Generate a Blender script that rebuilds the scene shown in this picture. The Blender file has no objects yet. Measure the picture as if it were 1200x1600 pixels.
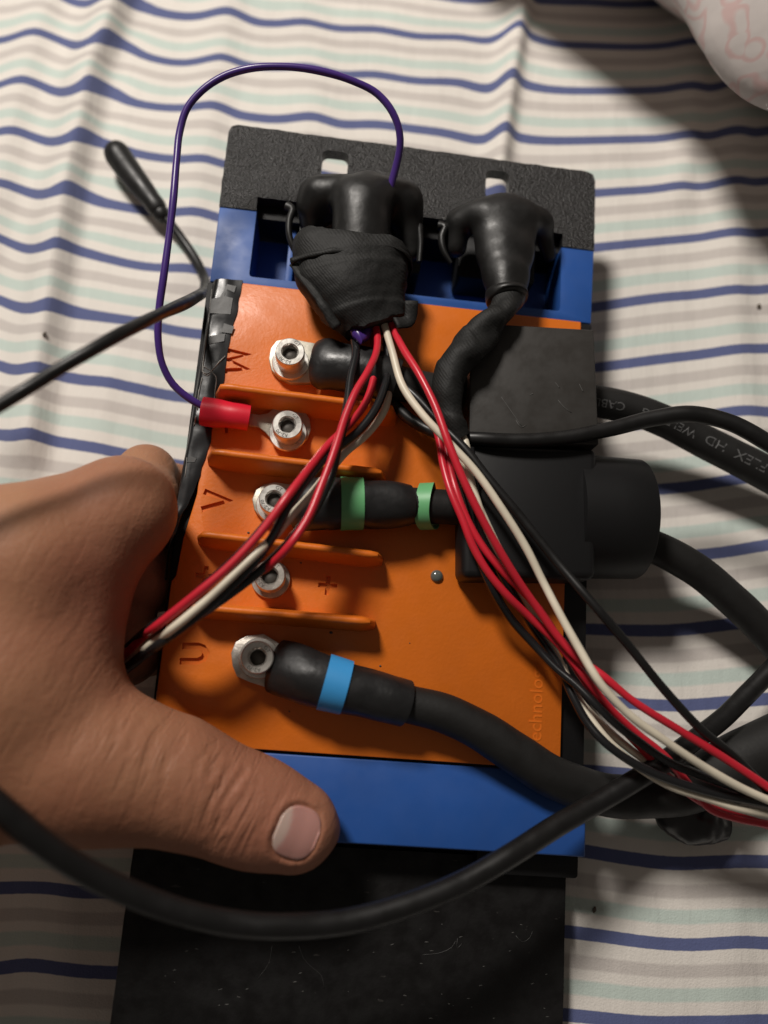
import bpy, bmesh, math
import numpy as np
from mathutils import Matrix, Vector, noise

# ------------------------------------------------------------------ camera
S = 0.01                       # everything below is written in centimetres
F, CX, CY = 1250.0, 600.0, 800.0
TILT = math.radians(14.8)
def nrm(a):
    a = np.asarray(a, float); return a / np.linalg.norm(a)
# axes of the controller's face seen from the camera (from its vanishing points)
Vc = nrm([417, 5660, -1250.]); Uc = np.array([16600, -1611, -1250.]) / 16756.
Uc = nrm(Uc - Vc * Vc.dot(Uc)); Wc = np.cross(Uc, Vc)
Oc = np.array([0, 0, -28.0])
nc = np.array([0, math.sin(TILT), math.cos(TILT)])          # bed normal seen from the camera
HC = 3.5 - nc.dot(Oc + 7.38 * Uc + 14.5 * Vc)               # camera height over the bed
Rc = np.array([[1, 0, 0], [0, math.cos(TILT), -math.sin(TILT)], [0, math.sin(TILT), math.cos(TILT)]])
CAM = np.array([0, 0, HC])

sc = bpy.context.scene
cd = bpy.data.cameras.new('camera'); cam = bpy.data.objects.new('camera', cd)
sc.collection.objects.link(cam); sc.camera = cam
cam.location = CAM * S; cam.rotation_euler = (TILT, 0, 0)
cd.sensor_fit = 'VERTICAL'; cd.sensor_height = 36; cd.lens = F / 1600 * 36
cd.clip_start = 0.01; cd.clip_end = 20
cd.dof.use_dof = True; cd.dof.focus_distance = 0.272; cd.dof.aperture_fstop = 4.6

# ------------------------------------------------------------------ light
world = bpy.data.worlds.new('World'); sc.world = world; world.use_nodes = True
bgn = world.node_tree.nodes['Background']
bgn.inputs[0].default_value = (1.0, 0.88, 0.77, 1); bgn.inputs[1].default_value = 0.08
sc.view_settings.view_transform = 'Standard'; sc.view_settings.look = 'None'
sc.view_settings.exposure = 0.0; sc.view_settings.gamma = 1.0

Ud, Vd, Wd = Rc @ Uc, Rc @ Vc, Rc @ Wc                       # controller axes in the world
Od = Rc @ Oc + CAM
LIGHT = 9.9
ldir = nrm(-0.55 * Ud + 0.80 * Vd + 1.0 * Wd)
ld = bpy.data.lights.new('ceiling_light', 'AREA'); ld.shape = 'DISK'; ld.size = 0.19
ld.energy = LIGHT; ld.color = (1.0, 0.94, 0.87)
lo = bpy.data.objects.new('ceiling_light', ld); sc.collection.objects.link(lo)
lo.location = Vector(Od * S + ldir * 1.0)
lo.rotation_euler = Vector(ldir).to_track_quat('Z', 'Y').to_euler()

sc.cycles.max_bounces = 6
sc.cycles.use_denoising = True

# ------------------------------------------------------------------ coordinates
def L(px, py, w=0.0):
    """point on the plane w cm above the controller's face, seen at pixel px,py (controller axes, cm)"""
    d = np.array([(px - CX) / F, -(py - CY) / F, -1.0])
    t = (Oc.dot(Wc) + w) / d.dot(Wc); p = d * t - Oc
    return np.array([p.dot(Uc), p.dot(Vc), w])
def depth(w): return 27.3 - w
def rpx(r, w): return r * depth(w) / F                        # pixels to cm at that height
def to_world(p): return Od + p[0] * Ud + p[1] * Vd + p[2] * Wd
def to_local(q):
    q = np.asarray(q) - Od; return np.array([q.dot(Ud), q.dot(Vd), q.dot(Wd)])
def G(px, py, z=0.0):
    """world point (cm) at height z over the bed"""
    d = Rc @ np.array([(px - CX) / F, -(py - CY) / F, -1.0])
    return CAM + d * ((z - HC) / d[2])
def GL(px, py, z=0.0): return to_local(G(px, py, z))
RD = Matrix(((Ud[0], Vd[0], Wd[0]), (Ud[1], Vd[1], Wd[1]), (Ud[2], Vd[2], Wd[2])))

# ------------------------------------------------------------------ object helpers
BASE = {}
def place(o, base):
    m = RD.to_4x4(); m.translation = Vector(to_world(base) * S); o.matrix_world = m
def tag(o, label=None, cat=None, group=None, kind=None):
    if label: o['label'] = label
    if cat: o['category'] = cat
    if group: o['group'] = group
    if kind: o['kind'] = kind
    return o
def thing(name, base, label, cat, group=None):
    o = bpy.data.objects.new(name, None); sc.collection.objects.link(o)
    o.empty_display_size = 0.01
    place(o, base); BASE[o.name] = np.array(base, float)
    return tag(o, label, cat, group)
def build(name, verts, faces, mat, parent=None, base=None, smooth=True, angle=None):
    verts = np.asarray(verts, float)
    if parent is not None: b = BASE[parent.name]
    elif base is not None: b = np.array(base, float)
    else: b = (verts.min(0) + verts.max(0)) / 2; b[2] = verts[:, 2].min()
    me = bpy.data.meshes.new(name)
    me.from_pydata(((verts - b) * S).tolist(), [], [list(map(int, f)) for f in faces])
    me.update()
    if smooth: me.shade_smooth()
    if angle is not None: me.set_sharp_from_angle(angle=math.radians(angle))
    me.materials.append(mat)
    o = bpy.data.objects.new(name, me); sc.collection.objects.link(o)
    BASE[o.name] = b
    if parent is not None: o.parent = parent
    else: place(o, b)
    return o
def from_bm(name, bm, mat, parent=None, base=None, smooth=True, angle=35):
    bm.verts.index_update()
    v = [tuple(x.co) for x in bm.verts]; f = [[a.index for a in x.verts] for x in bm.faces]
    bm.free(); return build(name, v, f, mat, parent, base, smooth, angle)

def spline(pts, n=8):
    """centripetal-ish Catmull-Rom through rows of any width"""
    P = np.asarray(pts, float); m = len(P)
    if m == 2: return np.array([P[0] + (P[1] - P[0]) * t for t in np.linspace(0, 1, abs(n) + 1)])
    T = np.zeros_like(P)
    dl = np.linalg.norm(np.diff(P[:, :3], axis=0), axis=1) + 1e-6
    for i in range(m):
        if i == 0: T[i] = (P[1] - P[0]) / dl[0]
        elif i == m - 1: T[i] = (P[-1] - P[-2]) / dl[-1]
        else: T[i] = ((P[i] - P[i-1]) / dl[i-1] * dl[i] + (P[i+1] - P[i]) / dl[i] * dl[i-1]) / (dl[i] + dl[i-1])
    out = []
    for i in range(m - 1):
        k = max(2, int(n * dl[i] / 0.9)) if n > 0 else -n
        for j in range(k):
            t = j / k; a, b = 2*t**3 - 3*t**2 + 1, t**3 - 2*t**2 + t
            c, d = -2*t**3 + 3*t**2, t**3 - t**2
            out.append(a * P[i] + b * dl[i] * T[i] + c * P[i+1] + d * dl[i] * T[i+1])
    out.append(P[-1]); return np.array(out)
def frames(C, ref=None):
    T = np.gradient(C, axis=0); T /= np.linalg.norm(T, axis=1)[:, None] + 1e-12
    B = np.zeros_like(T); N = np.zeros_like(T)
    if ref is not None:
        for i in range(len(C)):
            B[i] = nrm(np.cross(ref, T[i])); N[i] = np.cross(T[i], B[i])
    else:
        b = nrm(np.cross([0, 0, 1.0], T[0]) + 1e-6)
        for i in range(len(C)):
            b = nrm(b - T[i] * b.dot(T[i])); B[i] = b; N[i] = np.cross(T[i], b)
    return T, B, N
def sweep(path, seg=14, n=5, ref=None, cap=True, disp=None, sup=2.0):
    """path rows: x,y,z,rb[,rn].  Returns verts, faces, (C,T,B,N,R)"""
    P = spline(path, n); C = P[:, :3]; rb = P[:, 3]; rn = P[:, 4] if P.shape[1] > 4 else rb
    T, B, N = frames(C, ref)
    V = []; Fc = []
    for i in range(len(C)):
        for j in range(seg):
            a = 2 * math.pi * j / seg; c, s = math.cos(a), math.sin(a)
            if sup != 2.0:
                q = (abs(c) ** sup + abs(s) ** sup) ** (-1 / sup); c *= q; s *= q
            p = C[i] + B[i] * rb[i] * c + N[i] * rn[i] * s
            if disp: p = p + (B[i] * c + N[i] * s) * disp(i / (len(C) - 1), a, p)
            V.append(p)
    for i in range(len(C) - 1):
        for j in range(seg):
            k = (j + 1) % seg
            Fc.append((i*seg + j, i*seg + k, (i+1)*seg + k, (i+1)*seg + j))
    if cap:
        Fc.append(tuple(range(seg - 1, -1, -1))); Fc.append(tuple((len(C)-1)*seg + j for j in range(seg)))
    return np.array(V), Fc, (C, T, B, N, rb)
def wob(amp, freq, seed=0.0):
    def f(t, a, p): return amp * noise.noise(Vector((p[0]*freq + seed, p[1]*freq, p[2]*freq + seed)))
    return f
def wire(name, pts, r, mat, label=None, cat=None, group=None, parent=None, seg=12, n=5, fn=L, amp=0.012):
    path = []
    for q in pts:
        p = fn(q[0], q[1], q[2]); path.append([p[0], p[1], p[2], q[3] if len(q) > 3 else r])
    V, Fc, fr = sweep(path, seg, n, disp=wob(amp, 0.7, len(BASE)))
    o = build(name, V, Fc, mat, parent=parent, angle=60)
    tag(o, label, cat, group); return o, fr
def prism(outline, w0, w1, bev=0.0, segs=2):
    bm = bmesh.new()
    vs = [bm.verts.new((p[0], p[1], w1)) for p in outline]
    f = bm.faces.new(vs)
    if f.normal.z < 0: f.normal_flip()
    bm.normal_update()
    r = bmesh.ops.extrude_face_region(bm, geom=[f])
    lo_ = [g for g in r['geom'] if isinstance(g, bmesh.types.BMVert)]
    up = (f.normal.z > 0)
    bmesh.ops.translate(bm, verts=lo_, vec=(0, 0, w0 - w1))
    bmesh.ops.recalc_face_normals(bm, faces=bm.faces[:])
    if bev:
        bmesh.ops.bevel(bm, geom=bm.edges[:], offset=bev, segments=segs, profile=0.5, affect='EDGES', clamp_overlap=True)
    return bm
def roundrect(u0, u1, v0, v1, r, k=4):
    o = []
    for cx, cy, a0 in ((u1-r, v1-r, 0), (u0+r, v1-r, 90), (u0+r, v0+r, 180), (u1-r, v0+r, 270)):
        for i in range(k + 1):
            a = math.radians(a0 + 90 * i / k); o.append((cx + r*math.cos(a), cy + r*math.sin(a)))
    return o
def cut(o, cutters):
    dg = None
    for c in cutters:
        m = o.modifiers.new('b', 'BOOLEAN'); m.operation = 'DIFFERENCE'; m.object = c; m.solver = 'EXACT'
    dg = bpy.context.evaluated_depsgraph_get(); dg.update()
    me = bpy.data.meshes.new_from_object(o.evaluated_get(dg))
    o.modifiers.clear(); old = o.data; o.data = me; bpy.data.meshes.remove(old)
    for c in cutters: bpy.data.objects.remove(c)
    o.data.shade_smooth(); o.data.set_sharp_from_angle(angle=math.radians(35))
def lathe(prof, c, seg=40, hexf=None):
    """profile rows (r, w); c = centre (u,v,w)"""
    V = []; Fc = []
    for i, (r, w) in enumerate(prof):
        for j in range(seg):
            a = 2*math.pi*j/seg; rr = r
            if hexf and i in hexf:
                am = (a + hexf[i][1]) % (math.pi/3) - math.pi/6
                rr = r / math.cos(am) if not hexf[i][0] else min(r / math.cos(am), r * 1.13)
            V.append((c[0] + rr*math.cos(a), c[1] + rr*math.sin(a), c[2] + w))
    for i in range(len(prof) - 1):
        for j in range(seg):
            k = (j+1) % seg; Fc.append((i*seg + j, i*seg + k, (i+1)*seg + k, (i+1)*seg + j))
    Fc.append(tuple(range(seg-1, -1, -1))); Fc.append(tuple((len(prof)-1)*seg + j for j in range(seg)))
    return np.array(V), Fc

def text_mesh(txt, size, extrude=0.0):
    cu = bpy.data.curves.new('t', 'FONT'); cu.body = txt; cu.size = size; cu.extrude = extrude
    cu.resolution_u = 3
    ob = bpy.data.objects.new('t', cu); sc.collection.objects.link(ob)
    dg = bpy.context.evaluated_depsgraph_get(); dg.update()
    me = bpy.data.meshes.new_from_object(ob.evaluated_get(dg))
    V = np.array([tuple(v.co) for v in me.vertices]); Fc = [tuple(p.vertices) for p in me.polygons]
    bpy.data.objects.remove(ob); bpy.data.curves.remove(cu); bpy.data.meshes.remove(me)
    return V, Fc

# ------------------------------------------------------------------ materials
def mat(name, col, rough=0.5, metal=0.0, spec=0.5, coat=0.0, bump=None, vary=0.0, vscale=60, sss=0.0, rvary=0.0):
    """bump: list of (kind, scale per metre, strength, distance)"""
    m = bpy.data.materials.new(name); m.use_nodes = True; nt = m.node_tree; N = nt.nodes; K = nt.links
    b = N['Principled BSDF']
    b.inputs['Base Color'].default_value = (*col, 1); b.inputs['Roughness'].default_value = rough
    b.inputs['Metallic'].default_value = metal; b.inputs['Specular IOR Level'].default_value = spec
    b.inputs['Coat Weight'].default_value = coat; b.inputs['Coat Roughness'].default_value = 0.12
    tc = N.new('ShaderNodeTexCoord')
    if sss:
        b.inputs['Subsurface Weight'].default_value = sss
        b.inputs['Subsurface Radius'].default_value = (1.0, 0.35, 0.18); b.inputs['Subsurface Scale'].default_value = 0.004
    if vary:
        t = N.new('ShaderNodeTexNoise'); t.inputs['Scale'].default_value = vscale; t.inputs['Detail'].default_value = 5
        K.new(tc.outputs['Object'], t.inputs['Vector'])
        r = N.new('ShaderNodeMapRange'); r.inputs['From Min'].default_value = 0.3; r.inputs['From Max'].default_value = 0.7
        r.inputs['To Min'].default_value = 1 - vary; r.inputs['To Max'].default_value = 1 + vary
        K.new(t.outputs['Fac'], r.inputs['Value'])
        x = N.new('ShaderNodeMix'); x.data_type = 'RGBA'; x.blend_type = 'MULTIPLY'; x.inputs['Factor'].default_value = 1
        x.inputs['A'].default_value = (*col, 1); K.new(r.outputs['Result'], x.inputs['B'])
        K.new(x.outputs['Result'], b.inputs['Base Color'])
    if rvary:
        t = N.new('ShaderNodeTexNoise'); t.inputs['Scale'].default_value = 170; t.inputs['Detail'].default_value = 6
        K.new(tc.outputs['Object'], t.inputs['Vector'])
        r = N.new('ShaderNodeMapRange'); r.inputs['From Min'].default_value = 0.35; r.inputs['From Max'].default_value = 0.65
        r.inputs['To Min'].default_value = max(0, rough - rvary); r.inputs['To Max'].default_value = rough + rvary
        K.new(t.outputs['Fac'], r.inputs['Value']); K.new(r.outputs['Result'], b.inputs['Roughness'])
    prev = None
    for kind, scl, st, dist in (bump or []):
        if kind == 'noise':
            t = N.new('ShaderNodeTexNoise'); t.inputs['Scale'].default_value = scl; t.inputs['Detail'].default_value = 6; out = t.outputs['Fac']
        elif kind == 'vor':
            t = N.new('ShaderNodeTexVoronoi'); t.inputs['Scale'].default_value = scl; out = t.outputs['Distance']
        elif kind == 'crack':
            t = N.new('ShaderNodeTexVoronoi'); t.feature = 'DISTANCE_TO_EDGE'; t.inputs['Scale'].default_value = scl; out = t.outputs['Distance']
        elif kind == 'wave':
            t = N.new('ShaderNodeTexWave'); t.bands_direction = 'DIAGONAL'; t.inputs['Scale'].default_value = scl
            t.inputs['Distortion'].default_value = 2.0; t.inputs['Detail'].default_value = 2; out = t.outputs['Fac']
        K.new(tc.outputs['Object'], t.inputs['Vector'])
        bp = N.new('ShaderNodeBump'); bp.inputs['Strength'].default_value = st; bp.inputs['Distance'].default_value = dist * S
        K.new(out, bp.inputs['Height'])
        if prev: K.new(prev.outputs['Normal'], bp.inputs['Normal'])
        prev = bp
    if prev: K.new(prev.outputs['Normal'], b.inputs['Normal'])
    return m

M = {}
M['orange'] = mat('orange_plastic', (0.68, 0.158, 0.013), 0.42, spec=0.4, bump=[('noise', 900, 0.25, 0.03), ('noise', 90, 0.25, 0.04)], vary=0.06, vscale=45, rvary=0.06)
M['orange_mark'] = mat('orange_engraving', (0.50, 0.115, 0.012), 0.6)
M['blue'] = mat('blue_plastic', (0.018, 0.085, 0.33), 0.48, bump=[('noise', 900, 0.08, 0.01)], vary=0.06, rvary=0.05)
M['cast'] = mat('cast_black_metal', (0.009, 0.0085, 0.0085), 0.33, spec=0.6, bump=[('noise', 1350, 1.0, 0.08), ('vor', 1700, 0.4, 0.03)])
M['plate'] = mat('black_anodised_plate', (0.006, 0.0055, 0.0055), 0.55, spec=0.3, bump=[('noise', 400, 0.5, 0.03), ('noise', 60, 0.3, 0.05)], rvary=0.15)
def specks(m, scale, thr, col):
    nt = m.node_tree; b = nt.nodes['Principled BSDF']; tc = nt.nodes.new('ShaderNodeTexCoord')
    mp = nt.nodes.new('ShaderNodeMapping'); mp.inputs['Scale'].default_value = (0.6, 1.6, 1); nt.links.new(tc.outputs['Object'], mp.inputs[0])
    t = nt.nodes.new('ShaderNodeTexNoise'); t.inputs['Scale'].default_value = scale; t.inputs['Detail'].default_value = 4; nt.links.new(mp.outputs[0], t.inputs['Vector'])
    r = nt.nodes.new('ShaderNodeValToRGB'); r.color_ramp.elements[0].position = thr; r.color_ramp.elements[1].position = thr + .03
    c0 = tuple(b.inputs['Base Color'].default_value); r.color_ramp.elements[0].color = c0; r.color_ramp.elements[1].color = (*col, 1)
    nt.links.new(t.outputs['Fac'], r.inputs[0]); nt.links.new(r.outputs[0], b.inputs['Base Color'])
specks(M['plate'], 340, .715, (0.035, 0.032, 0.03))
M['body'] = mat('black_body', (0.006, 0.006, 0.0065), 0.55, spec=0.35, bump=[('noise', 300, 0.3, 0.03)])
M['rubber'] = mat('black_rubber', (0.009, 0.0087, 0.0084), 0.46, spec=0.45, bump=[('noise', 500, 0.3, 0.02), ('noise', 90, 0.4, 0.05)], rvary=0.08)
M['cable'] = mat('black_cable_jacket', (0.008, 0.0077, 0.0077), 0.42, spec=0.4, bump=[('noise', 260, 0.15, 0.02)], rvary=0.08)
M['weld'] = mat('black_cable_rubber', (0.011, 0.0105, 0.010), 0.60, spec=0.4, bump=[('noise', 700, 0.35, 0.02)], rvary=0.08)
M['wireblack'] = mat('black_wire', (0.012, 0.012, 0.013), 0.25, bump=[('noise', 200, 0.1, 0.01)])
M['shrink'] = mat('black_heat_shrink', (0.012, 0.012, 0.0125), 0.43, bump=[('noise', 130, 0.7, 0.06), ('noise', 600, 0.15, 0.01)], rvary=0.1)
M['tape'] = mat('black_cloth_tape', (0.009, 0.009, 0.0085), 0.66, spec=0.35, bump=[('wave', 420, 0.22, 0.02), ('noise', 90, 0.7, 0.14), ('noise', 900, 0.4, 0.03)], vary=0.35, vscale=260)
M['box'] = mat('black_box_plastic', (0.033, 0.030, 0.027), 0.5, bump=[('noise', 600, 0.2, 0.015)], rvary=0.1)
M['tube'] = mat('black_tube_plastic', (0.007, 0.007, 0.0075), 0.5, spec=0.35, bump=[('noise', 300, 0.12, 0.02)])
M['foil'] = mat('shiny_black_tape', (0.010, 0.010, 0.011), 0.3, spec=0.5, coat=0.12, bump=[('noise', 70, 0.35, 0.05)])
M['foil_patch'] = mat('worn_grey_tape', (0.045, 0.044, 0.043), 0.4, bump=[('noise', 200, 0.3, 0.03)], vary=0.3, vscale=120)
M['crease'] = mat('painted_crease_glint', (0.30, 0.29, 0.27), 0.3)  # pale colour paints the glints along the folds of the black tape
M['steel'] = mat('steel', (0.72, 0.69, 0.64), 0.34, metal=0.7, bump=[('noise', 500, 0.2, 0.02)], vary=0.12, vscale=250, rvary=0.1)
M['dirty'] = mat('worn_steel', (0.50, 0.46, 0.41), 0.40, metal=0.7, bump=[('noise', 350, 0.5, 0.03)], vary=0.3, vscale=180, rvary=0.12)
M['tin'] = mat('tinned_copper', (0.50, 0.465, 0.39), 0.5, metal=0.75, bump=[('noise', 300, 0.4, 0.03)], vary=0.2, vscale=160, rvary=0.12)
M['stamp_and_shade'] = mat('dark_stamp_and_shade', (0.10, 0.09, 0.08), 0.6, metal=0.5)  # for stamped marks and the painted shade in the bolt sockets
M['red'] = mat('red_wire', (0.56, 0.018, 0.035), 0.33, bump=[('noise', 150, 0.15, 0.02)], vary=0.08)
M['redsleeve'] = mat('red_sleeve', (0.66, 0.014, 0.035), 0.36, bump=[('noise', 90, 0.4, 0.04)])
M['white'] = mat('off_white_wire', (0.70, 0.63, 0.50), 0.42, bump=[('noise', 150, 0.15, 0.02)], vary=0.12, vscale=90)
M['purple'] = mat('purple_wire', (0.055, 0.022, 0.17), 0.30, bump=[('noise', 150, 0.15, 0.02)])
M['yellow'] = mat('yellow_wire', (0.60, 0.42, 0.02), 0.4)
M['green'] = mat('green_band', (0.13, 0.40, 0.17), 0.45, bump=[('noise', 150, 0.3, 0.03)], vary=0.1)
M['bluetape'] = mat('light_blue_band', (0.045, 0.30, 0.66), 0.42, bump=[('noise', 150, 0.3, 0.03)], vary=0.06)
M['print'] = mat('grey_print', (0.11, 0.11, 0.11), 0.6)
M['lens'] = mat('grey_lens', (0.10, 0.11, 0.10), 0.15, coat=0.8)
M['seal'] = mat('dark_red_seal', (0.06, 0.010, 0.006), 0.5)
M['scratch'] = mat('grey_scratch', (0.07, 0.068, 0.064), 0.6)
M['scuff'] = mat('dull_scuff', (0.028, 0.027, 0.026), 0.5)
M['lint'] = mat('dark_lint', (0.10, 0.08, 0.06), 0.9)

# ------------------------------------------------------------------ the bed sheet
A_ = {}
def _s(n, *p): A_.setdefault(n, []).extend(p)
_s(0, (100,-4),(145,5),(175,-4),(192,-14),(215,-2),(228,14),(245,21),(300,26),(330,22),(355,15),(375,22),(400,36),(440,37),(475,33),(530,45),(590,45),(650,57),(720,57),(765,66),(785,52),(800,40),(815,38),(830,52),(845,65),(870,69),(920,71),(970,73),(1010,73),(1050,69),(1080,63),(1095,65))
_s(-1, (720,0),(765,1),(780,-8),(800,-22),(815,-22),(830,-8),(850,0),(870,3),(920,3),(970,7),(1010,6),(1050,3))
_s(1, (0,63),(25,57),(60,50),(90,58),(110,68),(130,73),(150,66),(165,56),(178,51),(192,60),(205,75),(220,87),(240,92),(300,97),(325,93),(345,87),(365,93),(385,102),(440,105),(480,103),(530,117),(580,115),(650,127),(720,128),(765,141),(780,132),(790,117),(800,112),(807,114),(820,128),(835,138),(870,141),(950,142),(1010,141),(1060,135),(1080,132),(1100,138),(1120,136),(1140,128))
_s(2, (0,133),(40,125),(65,131),(90,143),(115,146),(130,138),(150,125),(165,128),(180,143),(195,158),(215,163),(270,168),(300,168),(330,163),(350,167),(370,180),(400,184),(440,187),(490,180),(530,195),(580,193),(650,202),(700,208),(765,217),(777,203),(790,194),(800,202),(812,215),(830,219),(870,220),(940,219),(1010,217),(1060,212),(1085,209),(1110,213),(1140,203),(1155,201),(1175,210),(1200,203))
_s(3, (0,207),(35,205),(60,215),(80,221),(100,223),(115,217),(135,205),(150,211),(165,225),(210,240),(250,246),(290,249),(320,247),(345,255),(930,302),(1000,297),(1060,290),(1110,290),(1145,280),(1180,286),(1200,281))
_s(4, (0,288),(15,287),(40,297),(70,305),(90,303),(105,293),(115,289),(130,295),(145,310),(160,319),(220,328),(280,332),(320,331),(340,341),(930,387),(1000,380),(1060,374),(1110,368),(1145,362),(1180,365),(1200,362))
_s(5, (0,372),(20,380),(50,390),(75,388),(100,378),(120,385),(140,397),(160,403),(200,412),(260,419),(310,421),(925,481),(980,472),(1050,463),(1100,459),(1140,453),(1180,454),(1200,451))
_s(6, (0,468),(30,480),(55,485),(75,478),(90,473),(110,480),(130,493),(160,495),(200,500),(260,514),(310,522),(925,575),(980,568),(1050,559),(1100,553),(1150,546),(1200,544))
_s(7, (0,570),(30,580),(60,577),(75,573),(100,588),(130,595),(170,597),(230,611),(280,620),(300,622),(1140,643),(1200,644))
_s(8, (0,678),(20,683),(65,680),(100,692),(130,697),(180,706),(230,717),(285,728),(1035,764),(1080,760),(1130,752),(1170,746),(1200,745))
_s(9, (1090,867),(1140,862),(1200,851)); _s(10, (920,983),(1000,985),(1050,985),(1100,980),(1150,974))
_s(11, (995,1100),(1050,1103),(1100,1100),(1150,1096),(1200,1092)); _s(12, (930,1205),(980,1209))
_s(13, (915,1330),(960,1338),(1010,1345),(1060,1350),(1120,1347),(1160,1345),(1200,1347))
_s(14, (877,1455),(930,1461),(980,1468),(1040,1475),(1090,1477),(1130,1473),(1160,1471),(1200,1475),(0,1388),(90,1388),(110,1393),(140,1396),(200,1392))
_s(15, (875,1585),(930,1590),(1000,1597),(1160,1595),(0,1514),(40,1506),(110,1514),(135,1520),(190,1520))

RIDGES = [  # polyline in pixels, height cm, sigma left, sigma right (cm)
    ([(225,-120),(178,51),(150,125),(135,205),(115,289),(100,378),(88,473),(72,573),(60,680)], 1.05, 1.0, 0.36),
    ([(95,-60),(60,50),(40,125),(20,205),(5,288),(-20,380)], 0.5, 0.9, 0.55),
    ([(370,-80),(355,16),(345,87),(330,163),(318,247),(300,331),(290,420)], 0.32, 0.9, 0.6),
    ([(460,-60),(475,33),(487,105),(490,180),(490,260)], 0.18, 0.9, 0.7),
    ([(830,-70),(812,38),(801,112),(790,193),(780,280)], 0.72, 0.46, 0.28),
    ([(1090,-60),(1085,63),(1083,132),(1075,209),(1060,290)], 0.28, 0.7, 0.5),
    ([(1165,120),(1152,201),(1145,280),(1143,362),(1140,453),(1150,560),(1165,700)], 0.28, 0.8, 0.6),
    ([(170,600),(150,700),(140,800),(110,1300),(105,1500)], 0.22, 0.9, 0.5),
    ([(1160,1250),(1150,1345),(1140,1471),(1150,1650)], 0.22, 0.8, 0.8),
    ([(240,480),(220,600),(200,720)], 0.15, 0.8, 0.5),
]
RP = []
for pl, h, sl, sr in RIDGES:
    RP.append((spline([list(G(x, y)) for x, y in pl], 4)[:, :2], h, sl, sr))
def sheet_h(X, Y):
    X = np.asarray(X, float); Y = np.asarray(Y, float); H = np.zeros_like(X)
    for P, h, sl, sr in RP:
        order = np.argsort(P[:, 1]); yy, xx = P[order, 1], P[order, 0]
        xr = np.interp(Y, yy, xx); d = X - xr
        e = np.clip(np.minimum(Y - yy[0], yy[-1] - Y) / 2.5 + 1, 0, 1)      # fades at both ends
        s = np.where(d < 0, sl, sr)
        H += h * np.exp(-0.5 * (d / s) ** 2) * e * e * (3 - 2 * e)
    H += 0.05 * np.sin(X * 0.9 + 0.5 * np.sin(Y * 0.21)) + 0.05 * np.sin(X * 0.37 + Y * 0.12 + 1)
    return H
def sheet_hit(px, py):
    z = 0.0
    for _ in range(12):
        p = G(px, py, z); z = 0.5 * z + 0.5 * float(sheet_h(p[0], p[1]))
    return p
cp = []; cv = []
for n_, pts in A_.items():
    for x, y in pts:
        p = sheet_hit(x, y); cp.append(p[:2]); cv.append(n_)
cp = np.array(cp); cv = np.array(cv, float)
def tps(r2): return np.where(r2 > 1e-9, r2 * np.log(r2 + 1e-12) * 0.5, 0)
n_ = len(cp); K_ = tps(((cp[:, None] - cp[None]) ** 2).sum(2)) + np.eye(n_) * 0.6
Q_ = np.hstack([np.ones((n_, 1)), cp]); Am = np.vstack([np.hstack([K_, Q_]), np.hstack([Q_.T, np.zeros((3, 3))])])
sol = np.linalg.solve(Am, np.concatenate([cv, np.zeros(3)]))
gx = np.concatenate([np.linspace(-75, -24, 20)[:-1], np.arange(-24, 24.01, 0.16), np.linspace(24, 75, 20)[1:]])
gy = np.concatenate([np.linspace(-75, -19, 20)[:-1], np.arange(-19, 38.01, 0.20), np.linspace(38, 85, 18)[1:]])
XX, YY = np.meshgrid(gx, gy); ZZ = sheet_h(XX, YY)
fx = XX.ravel(); fy = YY.ravel(); st = np.zeros(len(fx))
for a in range(0, len(fx), 20000):
    q = np.stack([fx[a:a+20000], fy[a:a+20000]], 1)
    qc = np.clip(q, [-24, -19], [24, 38])
    r2 = ((qc[:, None] - cp[None]) ** 2).sum(2)
    st[a:a+20000] = tps(r2) @ sol[:n_] + sol[n_] + q @ sol[n_+1:]
nx, ny = len(gx), len(gy)
idx = np.arange(nx * ny).reshape(ny, nx)
quads = np.stack([idx[:-1, :-1], idx[:-1, 1:], idx[1:, 1:], idx[1:, :-1]], -1).reshape(-1, 4)
me = bpy.data.meshes.new('bed_sheet')
co = np.stack([fx, fy, ZZ.ravel()], 1) * S
me.vertices.add(len(co)); me.vertices.foreach_set('co', co.ravel())
me.loops.add(quads.size); me.loops.foreach_set('vertex_index', quads.ravel())
me.polygons.add(len(quads)); me.polygons.foreach_set('loop_start', np.arange(0, quads.size, 4))
me.update(calc_edges=True); me.shade_smooth()
uvl = me.uv_layers.new(name='stripe')
uvs = np.stack([fx * 0.3, st], 1)[quads.ravel()]
uvl.data.foreach_set('uv', uvs.ravel())

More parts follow.
